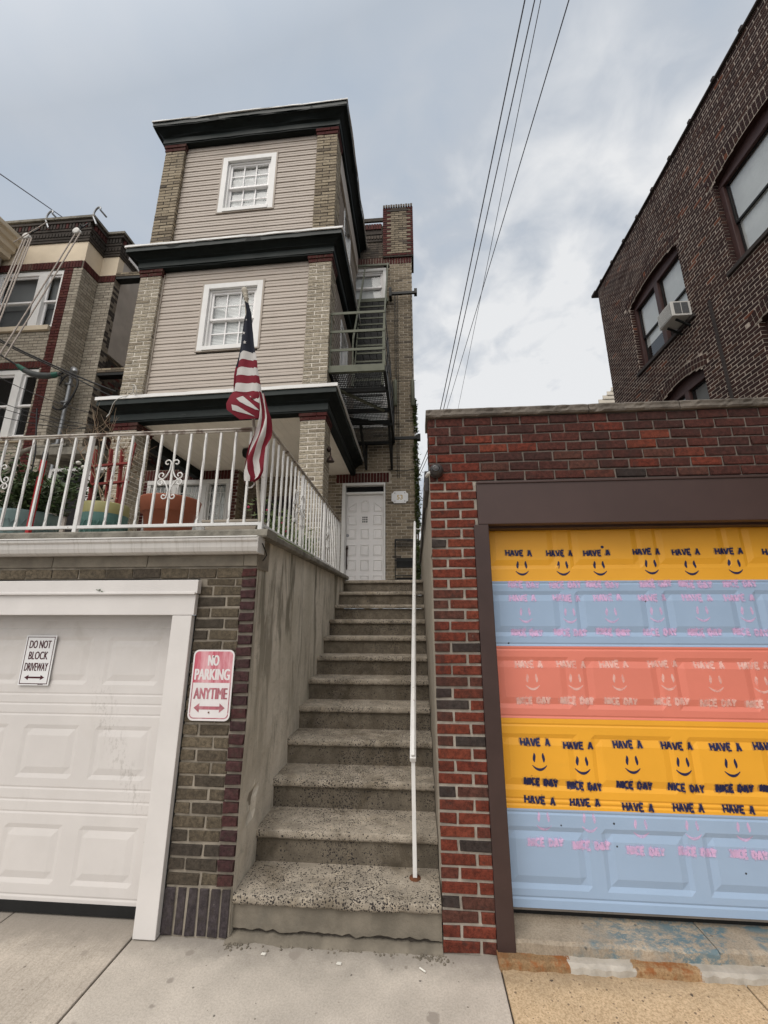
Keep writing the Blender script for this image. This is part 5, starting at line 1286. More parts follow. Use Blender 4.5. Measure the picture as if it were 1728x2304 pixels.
# ---- entrance door
k = MB(FB); k.box(-1.540, -1.462, -.14, .03, 2.30, 4.56); k.box(-.640, -.606, -.14, .03, 2.30, 4.56); k.box(-1.462, -.640, -.14, .03, 4.505, 4.56); k.box(-1.462, -.640, -.14, .015, 4.31, 4.355); k.box(-1.462, -1.445, -.12, -.02, 2.3, 4.31); k.box(-.655, -.640, -.12, -.02, 2.3, 4.31)
dfr = k.build('door_frame', 'white_trim', HS, bevel=.004)
k = MB(FB); k.box(-1.46, -.642, -.11, -.10, 4.356, 4.504); k.build('transom', 'interior_dark', dfr)
k = MB(FB)
k.box(-1.444, -.656, -.105, -.075, 2.30, 4.305)
d_ = k.build('front_door', 'vinyl_white', HS, bevel=.003)
cx3 = (-1.355 + .03, -1.050, -.775); 
def raised(k, u0, u1, v0, v1, arch=None):
    A = [(u0, v0), (u1, v0), (u1, v1), (u0, v1)]
    if arch == 'l': A = [(u0, v0), (u1, v0), (u1, v1 + .09), (u0, v1 - .02)]
    if arch == 'r': A = [(u0, v0), (u1, v0), (u1, v1 - .02), (u0, v1 + .09)]
    if arch == 'c': A = [(u0, v0), (u1, v0), (u1, v1 + .10), ((u0 + u1) / 2 + .04, v1 + .14), ((u0 + u1) / 2 - .04, v1 + .14), (u0, v1 + .10)]
    cx = sum(p[0] for p in A) / len(A); cz = sum(p[1] for p in A) / len(A); n = len(A)
    def ins(t): return [(x + (t if x < cx else -t), z + (t if z < cz else -t)) for x, z in A]
    L = [[(x, -.0745, z) for x, z in A], [(x, -.056, z) for x, z in ins(.010)], [(x, -.073, z) for x, z in ins(.024)], [(x, -.064, z) for x, z in ins(.040)]]
    vs = [p for l in L for p in l]; fs = [(r_ * n + i, r_ * n + (i + 1) % n, r_ * n + n + (i + 1) % n, r_ * n + n + i) for r_ in range(3) for i in range(n)] + [tuple(3 * n + i for i in range(n))]
    k.add(vs, fs)
k = MB(FB)
for ri, (za, zb) in enumerate(((3.93, 4.05), (3.64, 3.86), (3.34, 3.56), (2.98, 3.22), (2.67, 2.90), (2.36, 2.58))):
    for ci, c_ in enumerate(cx3):
        if ri == 1 and ci == 1:
            k.box(c_ - .085, c_ + .085, -.0745, -.066, za + .02, zb - .0); continue
        raised(k, c_ - .092, c_ + .092, za, zb, 'lcr'[ci] if ri == 0 else None)
k.build('door_panels', 'vinyl_white', d_)
k = MB(FB); k.box(-1.050 - .062, -1.050 + .062, -.0655, -.0645, 3.69, 3.83); pk = k.build('peephole', 'interior_dark', d_)
k = MB(FB)
for q in range(4): k.box(-1.112 + q * .0413 - .007, -1.112 + q * .0413 + .007, -.0645, -.060, 3.685, 3.835)
for q in range(4): k.box(-1.118, -.982, -.0644, -.0605, 3.69 + q * .0466 - .006, 3.69 + q * .0466 + .006)
k.build('peephole_grille', 'vinyl_white', d_)
k = MB(lambda a, b, c: (-1.418 + a, 8.375 - c, b)); k.lathe((0, 3.42, 0), [(.034, 0), (.034, .012), (.028, .02), (.02, .022), (.001, .022)], 16); k.build('deadbolt', 'galvanised', d_)
k = MB(FB); k.box(-1.440, -1.398, -.075, -.062, 2.98, 3.20); k.box(-1.434, -1.404, -.075, -.062, 2.70, 2.80); k.tube([(-1.42, -.062, 2.99), (-1.42, -.02, 2.95), (-1.42, -.012, 2.88), (-1.42, -.02, 2.80), (-1.42, -.06, 2.76)], .012, 8)
k.tube([(-1.42, -.06, 3.15), (-1.42, -.03, 3.15), (-1.42, -.02, 3.11)], .022, 10); k.build('handle_set', 'brass', d_, bevel=.006)
k = MB(FB); k.box(-1.45, -.65, -.13, .02, 2.28, 2.305); k.build('threshold', 'concrete_cap', dfr)

# ---- porch window wall on the left, behind the pots
FQ = front(7.75)
BW = (-5.60, -3.80, 2.36, 4.50)
k = MB(FQ); brickwork(k, -6.2, -3.64, 2.36, 4.78, rf=cols((.80, .93)), seed=71, holes=(BW, (-6.2, -3.81, 4.53, 4.78))); k.box(-6.2, -3.64, -.55, -.02, 4.5, 4.78, 0, 1)
k.build('porch_wall', ['tan_brick', 'mortar_tan'], HS)
k = MB(FQ); brickwork(k, -6.2, -3.80, 4.53, 4.77, bl=.068, bh=.24, rf=REDQ, seed=72, pattern='stack', proj=.008); k.build('soldier_course', ['tan_brick', 'mortar_tan'], HS)
k = MB(faceR(-3.64)); brickwork(k, 7.752, 8.30, 2.36, 4.78, rf=TAN, seed=73); k.build('porch_wall', ['tan_brick', 'mortar_tan'], HS)
k = MB(FQ)
xs = [BW[0], -5.08, -4.93, -4.42, -4.28, -3.80]
for (a, b) in ((-5.60, -5.52), (-5.10, -4.90), (-4.44, -4.25), (-3.88, -3.80)): k.box(a, b, -.08, .02, 2.36, 4.44)
k.box(-5.6, -3.8, -.08, .03, 4.44, 4.53); k.box(-5.6, -3.8, -.075, .012, 3.28, 3.34); k.box(-5.6, -3.8, -.075, .012, 2.36, 2.50)
pw = k.build('window', 'white_trim', HS, bevel=.003)
for (a, b) in ((-5.52, -5.10), (-4.90, -4.44), (-4.25, -3.88)):
    k = MB(FQ); k.poly([(a, -.06, 2.5), (b, -.06, 2.5), (b, -.06, 4.44), (a, -.06, 4.44)]); k.build('pane', 'glass_clear', pw)
    k = MB(FQ); n = 20
    for i in range(n):
        x0_, x1_ = a + (b - a) * i / n, a + (b - a) * (i + 1) / n; k.add([(x0_, -.14 - .015 * math.sin(i * 2), 2.9), (x1_, -.14 - .015 * math.sin(i * 2 + 2), 2.9), (x1_, -.14 - .015 * math.sin(i * 2 + 2), 4.44), (x0_, -.14 - .015 * math.sin(i * 2), 4.44)], [(0, 1, 2, 3)], 0, 0, True)
    k.build('curtain', 'curtain', pw)
    k = MB(FQ); nb = max(4, int((b - a) / .075))
    for i in range(nb + 1):
        x = a - .03 + (b - a + .06) * i / nb; k.bar((x, .06, 2.42), (x, .06, 4.36), .013)
    for z in (2.62, 3.28, 4.22): k.bar((a - .05, .075, z), (b + .05, .075, z), .018, .012)
    c_ = (a + b) / 2
    for s_ in (-1, 1):
        for zz in (3.5, 3.72, 3.95, 2.9):
            k.tube([(c_ + s_ * (.012 + p), .055, zz + q_) for p, q_ in spiral(.055, .04, .045, R(200), 1.0, -1, 14)], .006, 5)
    k.build('window_grille', 'rail_white', pw)
k = MB(FQ); k.box(-6.2, -3.66, -.56, -.45, 2.36, 4.75); k.build('room_recess', 'interior_dark', HS)
# dark window and mailbox on the recessed porch wall
k = MB(FB); k.box(-3.50, -2.55, .0, .03, 3.05, 4.30); w_ = k.build('window', 'window_brown', HS, bevel=.004)
k = MB(FB); k.poly([(-3.42, .031, 3.12), (-2.63, .031, 3.12), (-2.63, .031, 4.22), (-3.42, .031, 4.22)]); k.build('pane', 'window_black', w_)
k = MB(FB); brickwork(k, -3.64, -2.4, 2.36, 4.78, rf=TAN, seed=75, holes=((-3.50, -2.55, 3.05, 4.30),)); k.build('porch_wall', ['pier_tan_brick', 'mortar_tan'], HS)
# ---- upper windows of the rear wing
hung_window(HS, FB, *WIN3, grid=(1, 1), trim=.07, depth=.06)
hung_window(HS, FB, *WIN2, grid=(1, 1), trim=.07, depth=.06)
k = MB(FB); k.box(-1.56, -.55, .0, .07, 9.10, 9.20); k.build('window_sill', 'green_iron', HS, bevel=.006)

# ---- things fixed to the house
NP = thing('number_plate', 'white house number plate reading 53 beside the white front door', 'sign', (-.295, 8.27, 4.2))
FN = front(8.276); a, b, c, d, q = -.472, -.120, 4.082, 4.345, .05
k = MB(FN); o8 = [(a + q, c), (b - q, c), (b - q * .7, c + q * .7), (b, c + q), (b, d - q), (b - q * .7, d - q * .7), (b - q, d), (a + q, d), (a + q * .7, d - q * .7), (a, d - q), (a, c + q), (a + q * .7, c + q * .7)]
k.prism(o8, .002, .018, 1); k.build('plate', 'sign_white', NP, bevel=.003)
text_mesh('numerals', '53', FN, -.296, 4.212, .105, .125, 'gold', NP, .0185, .02)
for (x, z) in ((-.40, 4.125), (-.19, 4.125), (-.40, 4.305), (-.19, 4.305)):
    k = MB(FN); k.box(x - .008, x + .008, .0183, .022, z - .008, z + .008); k.build('screw', 'brass', NP)
VG = thing('wall_vent', 'black metal grille box low on the brick wall right of the front door', 'vent', (-.2, 8.25, 2.3))
for q in ((2.72, 2.92), (2.47, 2.52)):
    k = MB(FB); k.box(-.385, -.015, .008, .02, q[0], q[1]); k.build('backing', 'black_paint', VG)
k = MB(FB); k.bar((-.40, .10, 2.32), (-.40, .10, 3.28), .018); k.bar((-.01, .10, 2.32), (-.01, .10, 3.28), .018); k.bar((-.41, .10, 3.28), (.0, .10, 3.28), .03, .03); k.bar((-.41, .10, 2.86), (.0, .10, 2.86), .02); k.bar((-.41, .10, 2.55), (.0, .10, 2.55), .02); k.bar((-.4, .02, 3.28), (-.4, .1, 3.28), .02); k.bar((-.01, .02, 3.28), (-.01, .1, 3.28), .02)
for i in range(16): k.bar((-.385 + .0245 * i, .09, 3.13), (-.385 + .0245 * i, .09, 3.26), .012)
k.build('frame', 'dark_iron', VG)
WL = thing('wall_lamp', 'small bronze bell shaped lamp on the side of the right porch pillar', 'lamp', (-1.29, 5.62, 4.3))
k = MB(leanT); k.lathe((-1.24, 5.62, 4.02), [(.062, 0), (.058, .012), (.036, .05), (.022, .075), (.018, .09), (.001, .092)], 18); k.build('shade', 'brass', WL)
k = MB(leanT); k.tube([(-1.24, 5.62, 4.11), (-1.24, 5.62, 4.18), (-1.26, 5.62, 4.22), (-1.30, 5.62, 4.22)], .012, 8); k.lathe((-1.265, 5.62, 4.17), [(.001, 0), (.03, .02), (.034, .05), (.02, .09), (.001, .1)], 14); k.build('bracket', 'brass', WL)
CL = thing('ceiling_lamp', 'black ceiling lamp hanging under the porch boards behind the flag', 'lamp', (-3.0, 6.7, 4.79))
k = MB(); k.lathe((-3.02, 6.75, 4.58), [(.05, 0), (.10, .03), (.115, .10), (.115, .14), (.05, .17), (.03, .20), (.001, .20)], 18); k.build('shade', 'black_paint', CL)
CC = MB(lambda x, y, z: lean((x, y, z))); rg = random.Random(9); P = []
for i in range(120):
    t = i / 119; w_ = max(0, 1 - t / .7); P.append((-4.30 + .085 * math.sin(t * 17) * w_ + .08 * math.sin(t * 6) - .75 * max(0, t - .55) + .5 * max(0, t - .85), 5.20 - .03 * math.sin(t * 20), 5.17 + .095 * math.cos(t * 17) * w_ - 1.0 * max(0, t - .52) + .25 * max(0, t - .88)))
CC.tube(P, .0055, 5); tag(CC.build('loose_cable', 'cable_white', None, (-4.4, 5.2, 5.1)), 'curled loose white cable hanging over the lowest green cornice', 'cable')

# ================================================================ fire escape
FE = thing('fire_escape', 'green iron fire escape with grated platform and steep stair on the house side', 'fire escape', (-.85, 6.8, 5.5))
x0, x1, y0, y1, zf = -1.30, -.41, 5.52, 8.26, 5.50
k = MB()
k.bar((x0, y0, zf + .01), (x1, y0, zf + .01), .05, .12); k.build('platform_beam', 'green_iron', FE, bevel=.004)
k = MB()
for (a, b) in (((x0, y0, zf), (x0, y1, zf)), ((x1, y0, zf), (x1, y1, zf))): k.bar(a, b, .045, .10)
for y in (6.05, 6.75, 7.25, 8.22): k.bar((x0, y, zf - .05), (x1, y, zf - .05), .05, .07)
k.build('platform_frame', 'dark_iron', FE)
k = MB()
n = 30
for i in range(n): k.bar((x0 + .03 + (x1 - x0 - .06) * i / (n - 1), y0 + .02, zf), (x0 + .03 + (x1 - x0 - .06) * i / (n - 1), y1, zf), .006, .026)
for i in range(46): k.bar((x0 + .02, y0 + .05 + .06 * i, zf + .004), (x1 - .02, y0 + .05 + .06 * i, zf + .004), .006, .012)
k.build('grating', 'dark_iron', FE)
k = MB()
for z in (5.50 + .36, 5.50 + .70, 6.545): k.bar((x0, y0, z), (x1, y0, z), .012, .045)
for x in (x0 + .01, x1 - .01): k.bar((x, y0 + .02, zf), (x, y0 + .02, 6.56), .035, .035)
k.build('front_rail', 'green_iron', FE)
k = MB()
for z in (5.86, 6.20, 6.545): k.bar((x1, y0, z), (x1, y1, z), .012, .04)
for y in (6.2, 6.9, 7.6, 8.2): k.bar((x1, y, zf), (x1, y, 6.56), .03, .03)
k.build('side_rail', 'dark_iron', FE)
k = MB()
k.bar((x0 + .05, 5.9, zf - .09), (x1 - .1, 6.7, zf - .09), .05, .03); k.build('brace', 'green_iron', FE)
k = MB()
for x in (-1.02, -.46): k.bar((x, 8.27, 4.85), (x, 8.27, 5.45), .05, .04); k.bar((x, 8.24, 4.88), (x, 7.25, 5.42), .05, .05)
k.bar((x0, 6.9, zf - .1), (x1, 7.25, zf - .1), .05, .04); k.build('bracket', 'dark_iron', FE)
k = MB(); N_ = 12; ya, za, yb, zb = 6.15, 5.55, 8.05, 9.0
xl_, xr_ = -.985, -.50
def sx(t): return xl_ - .20 * t
for s_ in range(N_):
    t = (s_ + .5) / N_; y = ya + (yb - ya) * t; z = za + (zb - za) * t; xa, xb = sx(t), xr_ - .08 * t
    for q in range(5): k.bar((xa, y - .09 + .04 * q, z), (xb, y - .09 + .04 * q, z), .008, .03)
    for q in range(5): k.bar((xa + (xb - xa) * q / 4, y - .10, z), (xa + (xb - xa) * q / 4, y + .09, z), .008, .028)
    for q in range(3): k.bar((xa, y + .10, z - .03 - .08 * q), (xb, y + .10, z - .03 - .08 * q), .005, .02)
k.build('treads', 'dark_iron', FE)
for s_ in range(0, N_):
    t = (s_ + .5) / N_; y = ya + (yb - ya) * t; z = za + (zb - za) * t; k = MB(); k.bar((sx(t), y - .11, z), (xr_ - .08 * t, y - .11, z), .010, .035); k.build('tread_nosing', 'green_iron', FE)
k = MB(); k.bar((xl_, ya - .1, za - .05), (sx(1), yb, zb), .02, .09); k.bar((xr_, ya - .1, za - .05), (xr_ - .08, yb, zb), .02, .09); k.build('stringer', 'green_iron', FE)
k = MB(); k.bar((xl_ - .02, ya - .1, za + .9), (sx(1) + .1, yb + .05, zb + 1.05), .03, .03); k.bar((xr_ + .02, ya - .1, za + .9), (xr_ - .03, yb + .05, zb + 1.15), .03, .03)
k.bar((xl_ - .02, ya - .1, za - .02), (xl_ - .02, ya - .1, za + .9), .025); k.bar((xr_ + .02, ya - .1, za - .02), (xr_ + .02, ya - .1, za + .9), .025)
k.bar((sx(1), yb, zb - .05), (sx(1) + .1, yb + .05, zb + 1.05), .025); k.bar((xr_ - .08, yb, zb - .05), (xr_ - .03, yb + .05, zb + 1.15), .025); k.build('stair_rail', 'green_iron', FE)
k = MB(); k.bar((-1.3, 8.14, 9.10), (-.52, 8.14, 9.10), .08, .10); k.build('landing_beam', 'green_iron', FE)
k = MB(); k.bar((-1.3, 8.2, 10.22), (-.5, 8.2, 10.22), .03, .05); k.build('landing_beam', 'green_iron', FE)
for z in (9.30, 5.52):
    k = MB(); k.bar((-.46, 8.16, z), (.16, 8.16, z), .05, .06); k.box(.10, .17, 8.10, 8.22, z - .06, z + .07); k.box(-.50, -.44, 8.10, 8.29, z - .10, z + .14); k.build('pulley_arm', 'dark_iron', FE)
for (x, za_) in ((-.37, 6.30), (.02, 6.28)):
    k = MB(); k.lathe((x, 8.14, za_), [(.04, 0), (.046, .01), (.046, .60), (.04, .62), (.02, .66), (.001, .66)], 16); k.build('counterweight', 'green_iron', FE)
k = MB()
for (x, a_, b_) in ((-.37, 6.9, 9.3), (-.34, 4.6, 9.3), (-.30, 4.6, 9.3), (.02, 6.9, 9.3)): k.tube([(x, 8.15, a_), (x, 8.15, b_)], .007, 5)
k.tube([(-.41, 8.2, 6.95), (.09, 8.2, 6.95)], .006, 5); k.tube([(-.55, 8.27, 4.84), (-.2, 8.26, 4.80), (.05, 8.26, 4.84)], .010, 5)
k.build('cable', 'dark_iron', FE)

# ================================================================ ivy up the corner
IV = thing('ivy', 'thin curtain of green ivy climbing the right edge of the tan brick wall', 'ivy', (.08, 8.25, 2.4))
rg = random.Random(17); pts = []
for _ in range(2600):
    z = 2.35 + 4.3 * rg.random() ** 1.25; t = (z - 2.35) / 4.3
    if mnoise.noise(Vector((1, 2, z * 3.1))) < -.25 + .0 * t: continue
    x = .055 + (.010 + .075 * (1 - t)) * abs(rg.gauss(0, .75)) - .03 * rg.random() * (1 - t) + .025 * mnoise.noise(Vector((4, 1, z * 2.2)))
    pts.append((x, 8.24 + rg.uniform(-.06, .10), z))
k = MB(); leaves(k, pts, .060, rg, aspect=.75); k.build('foliage', 'leaf_ivy', IV)
k = MB()
for q in range(3): k.tube([(.062 + .02 * q + .012 * math.sin(i * 1.1 + q), 8.27, 2.35 + .42 * i) for i in range(10 - q)], .008, 5)
k.build('stems', 'grey_wood', IV)
# ================================================================ neighbouring house on the left
NB = thing('corner_house', 'tan brick house with red quoins and a cream frieze, left of the stacked porches', 'house', (-7.5, 6.56, 2.3))
FN_ = front(6.56)
W2 = (-9.3, -7.335, 7.415, 8.945); W1 = (-9.3, -7.385, 4.96, 6.55)
EAVEX = -8.3
k = MB(FN_)
tanrf = cols((0, .72), (0, .72), (.3, .76))
brickwork(k, -10.5, -7.335, 2.30, 8.96, rf=tanrf, seed=81, proj=.005, mj=.013, holes=(W2, W1))
brickwork(k, -7.140, -6.935, 2.30, 8.96, rf=tanrf, seed=82, proj=.005, mj=.013)
brickwork(k, -7.335, -7.140, 2.30, 8.96, bl=.20, rf=lambda u, v, rg: rg.uniform(.8, .93), seed=83, proj=.014, pattern='run', off=.1, endmin=.06)
brickwork(k, -10.5, -7.335, 6.555, 6.71, bl=.068, bh=.155, rf=REDQ, seed=84, proj=.008, pattern='stack', base=.008)
brickwork(k, -10.5, -6.935, 8.96, 9.142, bl=.068, bh=.18, rf=REDQ, seed=85, proj=.016, pattern='stack', base=.004)
k.T = faceR(-6.935); brickwork(k, 6.56, 6.984, 2.3, 8.96, rf=tanrf, seed=86, proj=.004, mj=.013)
brickwork(k, 6.555, 6.984, 8.96, 9.142, bl=.068, bh=.18, rf=REDQ, seed=87, proj=.014, pattern='stack', base=.003)
k.T = front(6.984); brickwork(k, -6.935, -6.555, 2.3, 8.96, rf=tanrf, seed=88, proj=.005, mj=.013)
brickwork(k, -6.93, -6.545, 8.96, 9.142, bl=.068, bh=.18, rf=REDQ, seed=89, proj=.014, pattern='stack', base=.004)
k.T = faceR(-6.555); brickwork(k, 6.984, 7.16, 2.3, 9.142, rf=cols((.66, .79), (.72, .79), (.94, .97)), seed=90, proj=.004)
k.build('front_wall', ['bay_brick', 'mortar_bay'], NB)
k = MB(faceR(-6.60)); brickwork(k, 7.16, 9.6, 2.3, 7.27, rf=cols((.74, .93), (.94, 1), (.7, .79)), seed=91, jit=.004); k.build('side_wall', ['tan_brick', 'mortar_dark'], NB)
k = MB(); k.box(-6.9, -6.555, 7.161, 14, 7.27, 9.80); k.box(-6.9, -6.553, 7.155, 7.30, 9.15, 9.62); k.build('side_stucco', 'grey_stucco', NB)
k = MB(); k.box(-6.60, -6.50, 7.2, 14, 9.80, 9.88); k.build('roof_edge', 'vinyl_white', NB)
k = MB()
k.box(-10.5, -6.950, 6.575, 7.6, 9.140, 9.675); k.box(-6.951, -6.562, 6.998, 7.6, 9.141, 9.674); k.build('frieze', 'cream_stucco', NB, bevel=.006)
# corbelled brick cornice
def ring(k, o, z0, z1, r, m=0):
    k.box(-10.5, -6.945 + o, 6.57 - o, 7.7, z0, z1, r, m); k.box(-6.945 + o, -6.56 + o, 6.994 - o, 7.7, z0 + .0015, z1 - .0015, r, m)
k = MB()
for (o, z0, z1, r) in ((.02, 9.675, 9.735, .72), (.03, 9.74, 9.80, .75), (.045, 9.875, 9.925, .77), (.06, 9.93, 9.985, .73), (.085, 10.12, 10.17, .76), (.06, 10.17, 10.225, .7)): ring(k, o, z0, z1, r)
ring(k, .012, 9.70, 10.2, 0, 1)
x = -10.45; i = 0
while x < -6.93:
    k.box(x, x + .055, 6.57 - .045, 6.57, 9.80, 9.875, .74 + .03 * (i % 2)); k.box(x, x + .05, 6.57 - .07, 6.575, 9.99, 10.115, (.74, .86, .77)[i % 3]); x += .074; i += 1
y = 6.60
while y < 6.95:
    k.box(-6.945, -6.945 + .045, y, y + .055, 9.80, 9.875, .75); k.box(-6.95, -6.945 + .07, y, y + .05, 9.99, 10.115, .8); y += .074
x = -6.88
while x < -6.56:
    k.box(x, x + .055, 6.994 - .045, 6.994, 9.80, 9.875, .75); k.box(x, x + .05, 6.994 - .07, 6.994, 9.99, 10.115, .78); x += .074
y = 7.0
while y < 7.6:
    k.box(-6.56, -6.56 + .045, y, y + .055, 9.80, 9.875, .75); k.box(-6.56, -6.56 + .07, y, y + .05, 9.99, 10.115, .8); y += .074
k.build('brick_cornice', ['sooty_brick', 'mortar_dark'], NB)
k = MB(); ring(k, .10, 10.226, 10.285, 0); k.build('parapet_cap', 'concrete_cap', NB)
k = MB(); k.box(-10.5, -6.62, 7.16, 14, 2.3, 9.66); k.box(-10.5, -6.97, 6.60, 7.2, 2.3, 4.9); k.box(-10.5, -7.3, 7.3, 7.35, 4.9, 9.6); k.build('house_core', 'interior_dark', NB)
# triple windows
def nb_window(z0, z1, ml, mr, blind):
    k = MB(FN_); R_ = -7.342
    k.box(-9.3, R_, -.10, -.015, z1 - .10, z1); k.box(R_ - .05, R_, -.10, -.014, z0, z1 - .10); k.box(ml, mr, -.10, .005, z0, z1 - .10); k.box(-9.3, -8.75, -.10, .005, z0, z1 - .10); k.box(-9.3, R_, -.10, -.02, z0, z0 + .05)
    w = k.build('window', 'white_trim', NB, bevel=.004)
    mid = (z0 + z1) / 2 - .04
    for (a, b) in ((mr, R_ - .05), (-8.75, ml)):
        k = MB(FN_)
        for (lo, hi, dd) in ((mid - .02, z1 - .10, -.045), (z0 + .05, mid + .02, -.075)):
            s_ = .04
            k.box(a, a + s_, dd - .03, dd, lo, hi); k.box(b - s_, b, dd - .03, dd, lo, hi); k.box(a + s_, b - s_, dd - .03, dd, hi - s_, hi); k.box(a + s_, b - s_, dd - .03, dd, lo, lo + s_)
        k.build('sash', 'vinyl_white', w)
        k = MB(FN_)
        k.poly([(a + .04, -.062, mid), (b - .04, -.062, mid), (b - .04, -.062, z1 - .14), (a + .04, -.062, z1 - .14)]); k.poly([(a + .04, -.092, z0 + .08), (b - .04, -.092, z0 + .08), (b - .04, -.092, mid), (a + .04, -.092, mid)])
        k.build('pane', 'glass_clear', w)
        if blind:
            k = MB(FN_); k.poly([(a, -.15, mid - .1), (b, -.15, mid - .1), (b, -.15, z1), (a, -.15, z1)]); k.build('shade', 'shade_grey', w)
            k = MB(FN_); k.poly([(a, -.17, z0), (b, -.17, z0), (b, -.17, mid), (a, -.17, mid)]); k.build('screen', 'screen_grey', w)
    return w
nb_window(7.525, 8.942, -7.895, -7.700, True); nb_window(5.06, 6.545, -7.88, -7.715, False)
for q in ((-7.36, 7.412, 7.522), (-7.385, 4.95, 5.055)):
    k = MB(FN_); k.box(-9.3, q[0], -.05, .06, q[1], q[2]); k.build('window_sill', 'cream_paint', NB, bevel=.006)
# its side entrance at terrace level
k = MB(front(6.20)); k.box(-6.25, -5.55, -.3, .0, 2.36, 4.2); k.build('entrance_recess', 'interior_dark', NB)
k = MB(front(6.20)); k.box(-6.30, -6.25, -.3, .03, 2.36, 4.24); k.box(-6.25, -5.2, -.1, .035, 4.20, 4.25); k.box(-5.55, -5.50, -.1, .03, 2.36, 4.19); k.build('entrance_frame', 'white_trim', NB)
k = MB(); k.box(-6.5, -5.3, 5.95, 6.98, 4.42, 4.55); k.tube([(-6.9, 6.0, 4.0), (-6.85, 6.0, 4.35), (-6.7, 6.0, 4.52), (-6.5, 6.0, 4.58), (-5.9, 6.0, 4.60)], .035, 8); k.build('entrance_hood', 'concrete_cap', NB)
# steel ties bridging the alley
for z, xr_ in ((9.05, -5.0), (6.62, -5.0)):
    k = MB(); k.box(-6.55, xr_, 6.99, 7.15, z, z + .06); k.build('alley_beam', 'dark_iron', NB)
    k = MB(); brickwork(MB(), 0, .1, 0, .1); 
    k.T = front(6.985); brickwork(k, -6.55, xr_, z + .062, z + .16, bh=.05, rf=cols((.7, .79), (.3, .6)), seed=int(z * 10), proj=.006); k.box(-6.55, xr_, -.16, -.001, z + .061, z + .165, .75); k.build('alley_beam', ['tan_brick', 'mortar_dark'], NB)
k = MB(); k.box(-6.6, -5.2, 9.6, 9.7, 2.3, 7.0); k.build('alley_end_wall', 'interior_dark', NB)
# slatted gate at the end of the terrace
SGt = thing('slat_gate', 'weathered grey board gate on the terrace beside the leafy shrub', 'gate', (-4.9, 4.6, 2.35))
for i in range(7):
    k = MB(); xx = -5.02 + .098 * i; k.box(xx, xx + .085, 4.60, 4.625, 2.36, 3.22 - .035 * i); k.build('board', 'grey_wood', SGt)
k = MB(); k.bar((-5.05, 4.59, 3.27), (-4.32, 4.59, 3.0), .05, .06); k.bar((-5.05, 4.635, 2.6), (-4.32, 4.635, 2.6), .03, .06); k.build('gate_rail', 'sill_dark', SGt)

# the cream eave of the next porch, at the picture's left edge
EV = thing('neighbour_porch', 'cream painted porch eave jutting out at the far left above the windows', 'porch', (-8.9, 5.5, 9))
k = MB(); X1 = -8.46
prof = [(X1 + .02, 9.80), (X1 + .02, 9.70), (X1 - .04, 9.68), (X1 - .06, 9.58), (X1 - .12, 9.56), (X1 - .12, 9.44), (X1 - .20, 9.40), (X1 - .20, 9.28), (-10.5, 9.28), (-10.5, 9.80)]
k.prism(prof, 4.0, 6.54, 1); k.build('eave', 'cream_paint', EV, bevel=.01)
k = MB(); k.box(-10.5, X1 - .35, 4.1, 6.5, 2.36, 9.28); k.build('wall', 'siding', EV)

# ================================================================ dark brick apartment house on the right
DB = thing('apartment_house', 'dark brown brick apartment house with arched windows rising behind the painted garage', 'house', (5.2, 6, 0))
FD_ = faceL(5.20); YF = 9.80
WA = (6.79, 8.55, 7.15, 8.82); WB = (4.05, 5.76, 7.20, 8.90); WC = (6.79, 8.02, 4.2, 6.06); WD = (4.0, 5.59, 4.4, 6.02)
def archholes(w, rise):
    """stepped holes that follow a flat arch over the opening"""
    o = [w]; n = 3
    for i in range(n):
        z0 = w[3] + rise * i / n; t = math.sqrt(max(0, 1 - ((i + .5) / n))) ; c = (w[0] + w[1]) / 2; h = (w[1] - w[0]) / 2 * t
        o.append((c - h, c + h, z0, w[3] + rise * (i + 1) / n))
    return o
RS_ = .14
holes = [h for w in (WA, WB, WC, WD) for h in archholes(w, RS_)]
k = MB(FD_)
def darkrf(u, v, rg):
    g_ = mnoise.noise(Vector((u * .9, v * .9, 2)))
    r = rg.random()
    return rg.uniform(.96, 1) if r < .012 + .05 * max(0, g_) else rg.uniform(0, .955)
ring_h = [(w[0] - .16, w[1] + .16, w[3] - .04, w[3] + RS_ + .26) for w in (WA, WB, WC, WD)]
def arch_mask(u, v):
    for w in (WA, WB, WC, WD):
        c = (w[0] + w[1]) / 2; hw = (w[1] - w[0]) / 2 + .14
        if abs(u - c) < hw:
            z = w[3] + RS_ * (1 - ((u - c) / hw) ** 2)
            if z - .02 < v < z + .215: return True
    return False
k2 = MB(FD_)
brickwork(k2, 1.6, YF, 2.9, 10.50, bl=.205, bh=.068, mj=.0155, proj=.005, rf=darkrf, jit=.002, seed=101, holes=holes)
